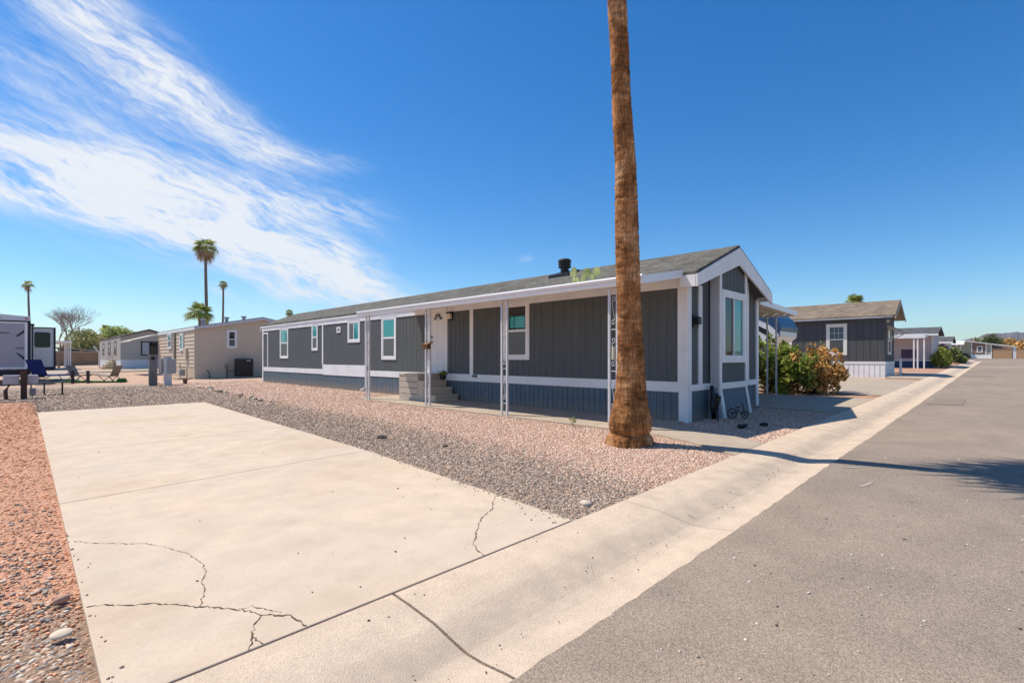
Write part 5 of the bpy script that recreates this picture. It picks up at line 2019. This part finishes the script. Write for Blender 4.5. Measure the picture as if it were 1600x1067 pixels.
    for x in (-1.0, -.5, 0.0, .4):
        h.box(x - .06, x + .06, y0 - .07, y0 - .025, .74, .84)
        h.build('hinge', WHITE_METAL, D)
        h = MB()
    # slide-out room
    s = MB().box(.64, 1.72, 40.6, 44.2, .82, 3.16)
    S = s.build('slide_room', SHELL, T, bevel=.03)
    tr = MB()
    tr.box(1.66, 1.75, 40.56, 44.2, .70, 3.20)
    tr.box(.66, 1.66, 40.56, 40.62, .64, .84)
    tr.box(.66, 1.66, 40.565, 40.62, 3.14, 3.20)
    tr.build('slide_trim', NAVY, S)
    q = MB()
    pts = [(.83 + dx, 2.0 + dz) for dx, dz in ((.06, 0), (.62, 0), (.68, .06), (.68, .84), (.62, .90), (.06, .90), (0, .84), (0, .06))]
    q.prism(pts, lambda x, h: (x, 40.57, h), lambda x, h: (x, 40.60, h))
    q.build('window', DARKGLASS, S)
    for y in (44.5, 45.4):
        w = MB()
        for x in (x0 + .02, x1 - .26):
            w.tube([(x, y, .36), (x + .24, y, .36)], .36, 18)
            w.build('wheel', BLACK, T)
            w = MB()
    MB().box(.66, .80, 39.6, 39.9, 3.2, 3.34).build('awning_arm', NAVY, T).select_set(False)
    MB().tube([(.72, 39.5, .9), (.72, 39.5, 3.3)], .035, 6).build('awning_arm', NAVY, T)
    MB().tube([(-1.6, 38.9, .48), (1.2, 38.75, .30)], .05, 6).build('bumper_pipe', BLACK, T)

    # blue chair
    BL = mat('blue_canvas', (.008, .018, .105), .8, .1, 5)
    TB = mat('grey_tube', (.12, .12, .13), .4)
    C = thing('camp_chair', 'dark blue folding camp chair beside the travel trailer', 'chair', (1.15, 36.2, .0))
    x, y = 1.0, 36.4
    a = MB()
    a.hexa([(x - .35, y - .1, .42), (x + .45, y - .25, .40), (x + .45, y + .45, .44), (x - .35, y + .5, .46)], [(x - .35, y - .1, .48), (x + .45, y - .25, .45), (x + .45, y + .45, .49), (x - .35, y + .5, .52)])
    a.build('seat', BL, C)
    a = MB()
    a.hexa([(x - .35, y - .1, .46), (x + .25, y - .15, .46), (x + .25, y - .09, .46), (x - .35, y - .04, .46)], [(x - .62, y + .1, 1.28), (x - .0, y + .02, 1.30), (x + .0, y + .08, 1.30), (x - .62, y + .16, 1.28)])
    a.build('backrest', BL, C)
    a = MB()
    a.hexa([(x + .45, y - .25, .40), (x + 1.15, y - .35, .42), (x + 1.15, y + .25, .44), (x + .45, y + .45, .44)], [(x + .45, y - .25, .45), (x + 1.15, y - .35, .50), (x + 1.15, y + .25, .50), (x + .45, y + .45, .49)])
    a.build('footrest', BL, C)
    for (p, q2) in (((x - .3, y, .44), (x + .35, y - .15, 0)), ((x + .4, y - .15, .44), (x - .35, y, 0)), ((x - .3, y + .45, .44), (x + .35, y + .4, 0)), ((x + .7, y + .1, .42), (x + .95, y + .1, 0))):
        MB().tube([p, q2], .02, 6).build('leg', TB, C)
    # patterned loungers on the green mat
    MAT_ = ground_mat('green_turf', (.035, .16, .035), (.03, .13, .03), 60, .3, .5, .1, .6, 80)
    gm = MB()
    gm.hexa([(1.75, 38.2, .0), (4.2, 35.3, .0), (4.7, 36.3, .0), (2.2, 39.5, .0)], [(1.75, 38.2, .03), (4.2, 35.3, .03), (4.7, 36.3, .03), (2.2, 39.5, .03)])
    tag(gm.build('turf_mat', MAT_), 'strip of green artificial turf under the patterned lounge chairs', 'mat')
    rolled = MB()
    rolled.tube([(4.15, 35.5, .1), (4.5, 36.1, .1)], .11, 10)
    tag(rolled.build('turf_roll', MAT_), 'rolled end of green turf by the right lounge chair', 'turf roll')
    PT = mat('patterned_sling', (.24, .20, .17), .8, .45, 14, detail=2)

    def lounger(x, y, flip, label):
        L_ = thing('lounge_chair', label, 'lounge chair', (x, y, 0), 'patterned lounge chairs on the turf')
        c, s = .66, -.75                                    # along the mat
        def Q(u, v, zz):
            return (x + c * u * flip - s * v, y + s * u * flip + c * v, zz)
        def plank(u0, z0, u1, z1, nm):
            m = MB()
            m.hexa([Q(u0, -.28, z0), Q(u1, -.28, z1), Q(u1, .28, z1), Q(u0, .28, z0)], [Q(u0, -.28, z0 + .04), Q(u1, -.28, z1 + .04), Q(u1, .28, z1 + .04), Q(u0, .28, z0 + .04)])
            m.build(nm, PT, L_)
        plank(-.45, .36, .15, .32, 'seat')
        plank(.15, .32, .45, .90, 'backrest')
        plank(-.95, .42, -.45, .36, 'footrest')
        for (u0, z0, u1) in ((-.5, .36, -.1), (.2, .4, -.25), (.1, .34, .45)):
            for v in (-.28, .28):
                MB().tube([Q(u0, v, z0), Q(u1, v, .02)], .018, 6).build('leg', TB, L_)
    lounger(3.9, 36.2, 1, 'patterned lounge chair at the right end of the turf, back raised high')
    lounger(2.55, 37.7, -1, 'patterned lounge chair between the two short dark posts')
    for (px, lab) in ((113.5, 'short dark post left of the middle lounge chair'), (137.5, 'short dark post right of the middle lounge chair')):
        x, y = polar(px, 27.6)
        q = MB()
        q.box(x - .07, x + .07, y - .07, y + .07, -.05, .62)
        q.box(x - .085, x + .085, y - .085, y + .085, .62, .66)
        tag(q.build('short_post', mat('dark_post', (.05, .04, .04), .7)), lab, 'post', 'short dark posts by the lounge chairs')

    # hookup post and oddments at the front of the trailer pitch
    hp = thing('hookup_post', 'dark brown post carrying a grey meter box at the red gravel edge', 'post', (.22, 23.6, 0))
    q = MB()
    q.box(.14, .30, 23.5, 23.62, -.1, .92)
    q.build('post', mat('dark_brown_wood', (.07, .042, .032), .8, .2, 6), hp)
    q = MB()
    q.box(-.28, .12, 23.66, 23.9, .50, .80)
    q.build('meter_box', mat('pale_grey_box', (.48, .47, .50), .5), hp, bevel=.02)
    q = MB()
    q.box(.32, .58, 23.66, 23.9, .50, .80)
    q.build('meter_box', mat('pale_grey_box', (.48, .47, .50), .5), hp, bevel=.02)
    q = MB()
    q.tube([(.40, 23.7, .5), (.40, 23.7, .18), (.44, 23.7, .05)], .025, 6)
    q.box(.36, .52, 23.68, 23.8, .10, .34)
    q.build('conduit', mat('grey_conduit', (.30, .29, .29), .6), hp)
    q = MB()
    q.tube([(-.20, 23.8, -.02), (-.22, 23.8, .28), (-.10, 23.8, .52)], .055, 8)
    q.build('hose', mat('rust_hose', (.11, .06, .05), .7), hp)
    sk = thing('stake', 'thin leaning pale stake left of the hookup post', 'stake', (-.5, 24.0, 0))
    q = MB()
    q.tube([(-.42, 23.4, -.05), (-.62, 23.7, .62)], .028, 6)
    q.build('rod', mat('pale_wood', (.42, .34, .28), .8), sk)
    tb = thing('folding_stand', 'low black metal stand right of the hookup post', 'stand', (.95, 26, 0))
    q = MB()
    q.box(.70, 1.35, 25.2, 25.6, .44, .48)
    q.build('top', BLACK, tb)
    for (x, y) in ((.78, 25.25), (1.28, 25.25), (.78, 25.55), (1.28, 25.55)):
        MB().tube([(x, y, -.02), (x, y, .44)], .022, 6).build('leg', BLACK, tb)

    # two utility pedestals
    GP = mat('pedestal_grey', (.20, .195, .19), .55, .12, 4)
    p1 = thing('utility_pedestal', 'slim grey utility pedestal with small green label on a pale pad', 'pedestal', (4.7, 29, .07))
    x, y = polar(239, 23.7)
    rot = Matrix.Rotation(R(-15), 3, 'Z')
    q = MB()
    q.box(x - .16, x + .16, y - .13, y + .13, .02, 1.50)
    q.box(x - .175, x + .175, y - .15, y + .15, 1.46, 1.53)
    q.build('casing', GP, p1, bevel=.015)
    q = MB()
    q.box(x - .18, x + .05, y - .15, y - .128, .1, .72)
    q.build('cover', mat('pedestal_dark', (.15, .15, .15), .6), p1)
    MB().tube([(x - .02, y - .128, 1.36), (x - .02, y - .15, 1.36)], .09, 12).build('meter_window', BLACK, p1)
    MB().tube([(x - .155, y + .02, 1.36), (x - .17, y + .02, 1.36)], .08, 12).build('meter_window', BLACK, p1)
    MB().box(x - .168, x - .161, y - .11, y + .11, .95, 1.01).build('label', mat('green_label', (.05, .30, .12), .5), p1)
    MB().box(x - .168, x - .161, y - .11, y + .11, 1.02, 1.06).build('label', mat('red_label', (.45, .10, .06), .5), p1)
    MB().box(x - .35, x + .35, y - .3, y + .3, -.03, .04).build('pad', CONC, p1)
    p2 = thing('utility_pedestal', 'wider weathered grey pedestal with side meter boxes right of the slim one', 'pedestal', (5.4, 29, .08))
    x, y = polar(262, 24.0)
    q = MB()
    q.box(x - .15, x + .15, y - .12, y + .12, -.05, 1.44)
    q.build('post', GALV, p2, bevel=.01)
    q = MB()
    q.box(x - .02, x + .30, y - .25, y - .12, .62, 1.32)
    q.build('meter_box', mat('pedestal_side', (.36, .36, .37), .5, .06), p2, bevel=.015)
    q = MB()
    q.box(x - .24, x - .02, y + .12, y + .28, .62, 1.36)
    q.build('meter_box', mat('pedestal_side', (.36, .36, .37), .5, .06), p2, bevel=.015)
    MB().box(x - .18, x + .18, y - .16, y + .16, 1.44, 1.47).build('cap', GALV, p2)
    # gas meter by the beige house
    gm2 = thing('gas_meter', 'small grey gas meter on the pad by the beige house side', 'meter', (7.5, 37, .1))
    q = MB()
    q.box(7.3, 7.6, 36.6, 37.0, .25, .65)
    q.build('body', mat('meter_grey', (.28, .29, .30), .5), gm2, bevel=.05)
    q = MB()
    q.tube([(7.45, 36.7, .65), (7.45, 36.7, .8), (7.7, 36.7, .8), (7.7, 36.7, .0)], .03, 6)
    q.tube([(7.45, 37.3, .0), (7.45, 37.3, 1.0)], .03, 6)
    q.build('pipe', GP, gm2)
    MB().box(7.1, 7.9, 36.2, 37.5, -.02, .12).build('pad', CONC3, gm2)
    cap = MB()
    cap.lathe(6.05, 29.2, [(.09, .0), (.09, .22), (.11, .23), (.11, .32), (.03, .33)], 10)
    tag(cap.build('standpipe', mat('rust_pipe', (.12, .06, .05), .7)), 'short rusty standpipe right of the wider pedestal', 'pipe')


def build_small_things():
    # border stones between grey and pink gravel
    r = random.Random(12)
    SM = [mat('border_stone', (.34, .27, .21), .9, .2, 6, bump=.4, bscale=20), mat('border_stone_pale', (.50, .42, .34), .9, .15, 6, bump=.4, bscale=20), mat('border_stone_dark', (.17, .12, .095), .9, .2, 6, bump=.4, bscale=20)]
    path = [(5.68, 24.9), (5.75, 23.0), (5.62, 21.2), (5.50, 19.3), (5.42, 17.3), (5.38, 15.6)]
    k = 0
    for i in range(22):
        t = i / 21 * (len(path) - 1)
        a = min(int(t), len(path) - 2)
        f = t - a
        x = path[a][0] + (path[a + 1][0] - path[a][0]) * f + r.uniform(-.12, .12)
        y = path[a][1] + (path[a + 1][1] - path[a][1]) * f + r.uniform(-.12, .12)
        s = r.uniform(.11, .22)
        V, F = rocks(1, np.array([[x, y]]), s, 0.0, .42, 'round')
        o = np_mesh('border_rock', V, F, SM[i % 3 if i % 5 else 1])
        tag(o, 'fist to head sized rock in the border line between grey and pink gravel', 'rock', 'border rocks along the gravel edge')
    pts = np.array([[0.165, 3.36]])
    V, F = rocks(1, pts, .105, .0, .32, 'round')
    o = np_mesh('flat_stone', V, F, mat('cream_stone', (.60, .48, .37), .8, .08, 5, bump=.3, bscale=12), smooth=True)
    m = o.modifiers.new('sub', 'SUBSURF')
    m.levels = m.render_levels = 2
    tag(o, 'pale cream flat stone lying on the pebbles beside the driveway', 'stone')
    pts = np.array([[.19, 3.86]])
    V, F = rocks(1, pts, .075, -.01, .5, 'round')
    o = np_mesh('rock', V, F, mat('rose_stone', (.46, .27, .20), .85, .1, 6), smooth=True)
    tag(o, 'rose coloured rock against the driveway edge above the pebbles', 'rock')
    # scattered larger gravel lumps
    for i, (x, y, s, m, lab) in enumerate(((4.35, 7.4, .12, 0, 'brown lump of rock on the grey gravel, farthest from the curb'), (4.55, 4.35, .11, 1, 'pale lump of rock on the grey gravel midway to the curb'),
                                      (3.75, 2.75, .10, 1, 'pale lump of rock on the grey gravel closest to the curb corner'), (4.6, 6.0, .10, 2, 'dark lump of rock where grey and pink gravel meet'))):
        V, F = rocks(1, np.array([[x, y]]), s, -.015, .4, 'round')
        tag(np_mesh('rock', V, F, SM[m]), lab, 'rock')
    # mailbox-like copper lantern on the second post
    cb = thing('post_box', 'small rusty copper box fixed to the porch post before the door', 'box', (7.66, 10.78, 1.65))
    RU = mat('rusty_copper', (.16, .07, .025), .6, .4, 9, metal=.3)
    q = MB()
    q.box(7.56, 7.672, 10.62, 10.86, 1.62, 1.74)
    q.prism([(7.55, 1.74), (7.68, 1.74), (7.68, 1.80)], lambda x, z: (x, 10.61, z), lambda x, z: (x, 10.87, z))
    q.build('box', RU, cb, bevel=.006)
    # pale fitting hanging in the near post
    tg = MB()
    tg.tube([(7.695, 5.04, 1.36), (7.695, 5.04, 1.60)], .028, 10)
    tag(tg.build('thermometer', mat('cream_plastic', (.62, .57, .42), .5)), 'small cream tube hung in the scrolls of the post beside the palm', 'thermometer')
    # garden pieces against the gable skirting
    gl = thing('garden_light', 'black path light standing by the blue gable skirting', 'garden light', (9.95, 4.0, .14))
    g = gz(9.95)
    q = MB()
    q.tube([(9.82, 4.0, g - .05), (9.80, 4.0, g + .36)], .012, 8)
    q.build('stake', BLACK, gl)
    q = MB()
    q.lathe(9.80, 4.0, [(.02, g + .34), (.055, g + .37), (.06, g + .45), (.085, g + .46), (.02, g + .50)], 12)
    q.build('lamp_head', BLACK, gl)
    ca = thing('cactus_ornament', 'tall black metal cactus ornament leaning on the blue skirting', 'ornament', (10.12, 4.15, .15))
    q = MB()
    g = gz(10.1)
    q.tube([(10.16, 4.22, g - .02), (10.15, 4.24, g + .40), (10.13, 4.26, g + .66)], [.055, .055, .04], 10)
    q.tube([(10.08, 4.22, g + .12), (10.03, 4.22, g + .22), (10.03, 4.23, g + .42)], [.035, .04, .03], 8)
    q.tube([(10.2, 4.2, g + .15), (10.26, 4.2, g + .25), (10.26, 4.22, g + .50)], [.035, .04, .03], 8)
    q.build('body', BLACK, ca, smooth=True)
    bk = thing('bicycle_planter', 'small black ornamental bicycle plant stand before the flared bay skirt', 'plant stand', (10.4, 3.8, .16))
    g = gz(10.4)

    def hoop(cx, cy, cz, rr, ax):
        pts = [(cx + rr * math.cos(t) * ax[0], cy + rr * math.cos(t) * ax[1], cz + rr * math.sin(t)) for t in [2 * math.pi * i / 20 for i in range(21)]]
        return pts
    ax = (.8, -.6)
    for nm, c, rr in (('wheel', (10.30, 3.91), .10), ('wheel', (10.52, 3.74), .075)):
        q = MB()
        q.tube(hoop(c[0], c[1], g + rr, rr, ax), .010, 6, False)
        for i in range(6):
            t = math.pi * i / 6
            q.tube([(c[0] + rr * math.cos(t) * ax[0], c[1] + rr * math.cos(t) * ax[1], g + rr + rr * math.sin(t)), (c[0] - rr * math.cos(t) * ax[0], c[1] - rr * math.cos(t) * ax[1], g + rr - rr * math.sin(t))], .003, 4)
        q.build(nm, BLACK, bk)
    q = MB()
    q.tube([(10.30, 3.91, g + .10), (10.40, 3.83, g + .15), (10.51, 3.75, g + .08)], .009, 6)
    q.tube([(10.51, 3.75, g + .08), (10.49, 3.765, g + .28), (10.45, 3.79, g + .31)], .009, 6)
    q.tube([(10.40, 3.83, g + .15), (10.39, 3.84, g + .23)], .009, 6)
    q.build('frame', BLACK, bk)
    q = MB()
    q.hexa([(10.34, 3.84, g + .225), (10.42, 3.78, g + .225), (10.44, 3.82, g + .225), (10.37, 3.88, g + .225)], [(10.34, 3.84, g + .24), (10.42, 3.78, g + .24), (10.44, 3.82, g + .24), (10.37, 3.88, g + .24)])
    q.build('saddle', BLACK, bk)
    # black rags on the gravel in the shade
    for (x, y, s, lab) in ((9.35, 3.38, .17, 'larger black scrap lying on shaded pink gravel'), (9.75, 3.12, .11, 'smaller black scrap lying on shaded pink gravel')):
        V, F = rocks(3, np.array([[x, y], [x + s * .6, y + .03], [x - s * .3, y - .05]]), s * .7, .0, .3, 'round')
        tag(np_mesh('black_scrap', V, F, BLACK), lab, 'scrap')


def build_hills():
    HM = ground_mat('mountain_rock', (.11, .085, .095), (.085, .065, .08), None, .15, .002, .1, .3, .02)
    def ridge(name, pts, depth, zbase=-20):
        """pts: (azimuth deg, height m) skyline at distance depth"""
        mb = MB()
        r = random.Random(3)
        A, vs = [], []
        n = 220
        az0, az1 = pts[0][0], pts[-1][0]
        rows = 7
        for j in range(rows):
            t = j / (rows - 1)
            for i in range(n):
                az = az0 + (az1 - az0) * i / (n - 1)
                h = np.interp(az, [p[0] for p in pts][::1] if az1 > az0 else [p[0] for p in pts][::-1], [p[1] for p in pts] if az1 > az0 else [p[1] for p in pts][::-1])
                gully = 1 - .35 * abs(math.sin(az * 3.1 + j * .5)) * (1 - abs(2 * t - 1)) - .12 * r.random() * (t not in (0, 1))
                prof = {0: 0, 1: .22, 2: .48, 3: .78, 4: 1.0, 5: .6, 6: 0}[j]
                d = depth + (t - .57) * 1400
                hh = zbase + (h - zbase) * prof * (gully if j != 4 else 1 - .03 * r.random())
                vs.append((d * math.cos(R(az)), d * math.sin(R(az)), hh))
        mb.add(vs, [(j * n + i, j * n + i + 1, (j + 1) * n + i + 1, (j + 1) * n + i) for j in range(rows - 1) for i in range(n - 1)])
        o = mb.build(name, HM)
        struct(o)
    # skyline from the street's vanishing point rightwards (azimuth falls to the right)
    ridge('hills', [(6.0, 4), (4.4, 50), (3.4, 92), (2.6, 136), (2.05, 153), (1.7, 147), (1.25, 178), (.85, 190), (.2, 192), (-.3, 193), (-.83, 200), (-1.2, 191), (-2.4, 178), (-3.4, 150), (-5, 120), (-8, 90), (-12, 20)], 5200)


def build_haze():
    M = bpy.data.materials.new('haze')
    M.use_nodes = True
    N, L = M.node_tree.nodes, M.node_tree.links
    N.remove(N['Principled BSDF'])
    v = N.new('ShaderNodeVolumePrincipled')
    v.inputs['Color'].default_value = (.80, .88, 1.0, 1)
    v.inputs['Density'].default_value = HAZE
    v.inputs['Anisotropy'].default_value = .2
    L.new(v.outputs[0], N['Material Output'].inputs['Volume'])
    mb = MB().box(-9500, 9500, -9500, 9500, -30, 400)
    o = mb.build('haze', M)
    o['kind'] = 'stuff'


HAZE = 6e-5
build_ground()
build_gravel()
build_house()
build_main_palm()
build_shrubs()
build_dark_house()
build_fifth_wheel()
build_far_right()
build_left()
build_small_things()
build_background_trees()
build_hills()
build_haze()
for o in list(scene.objects):
    o.select_set(False)
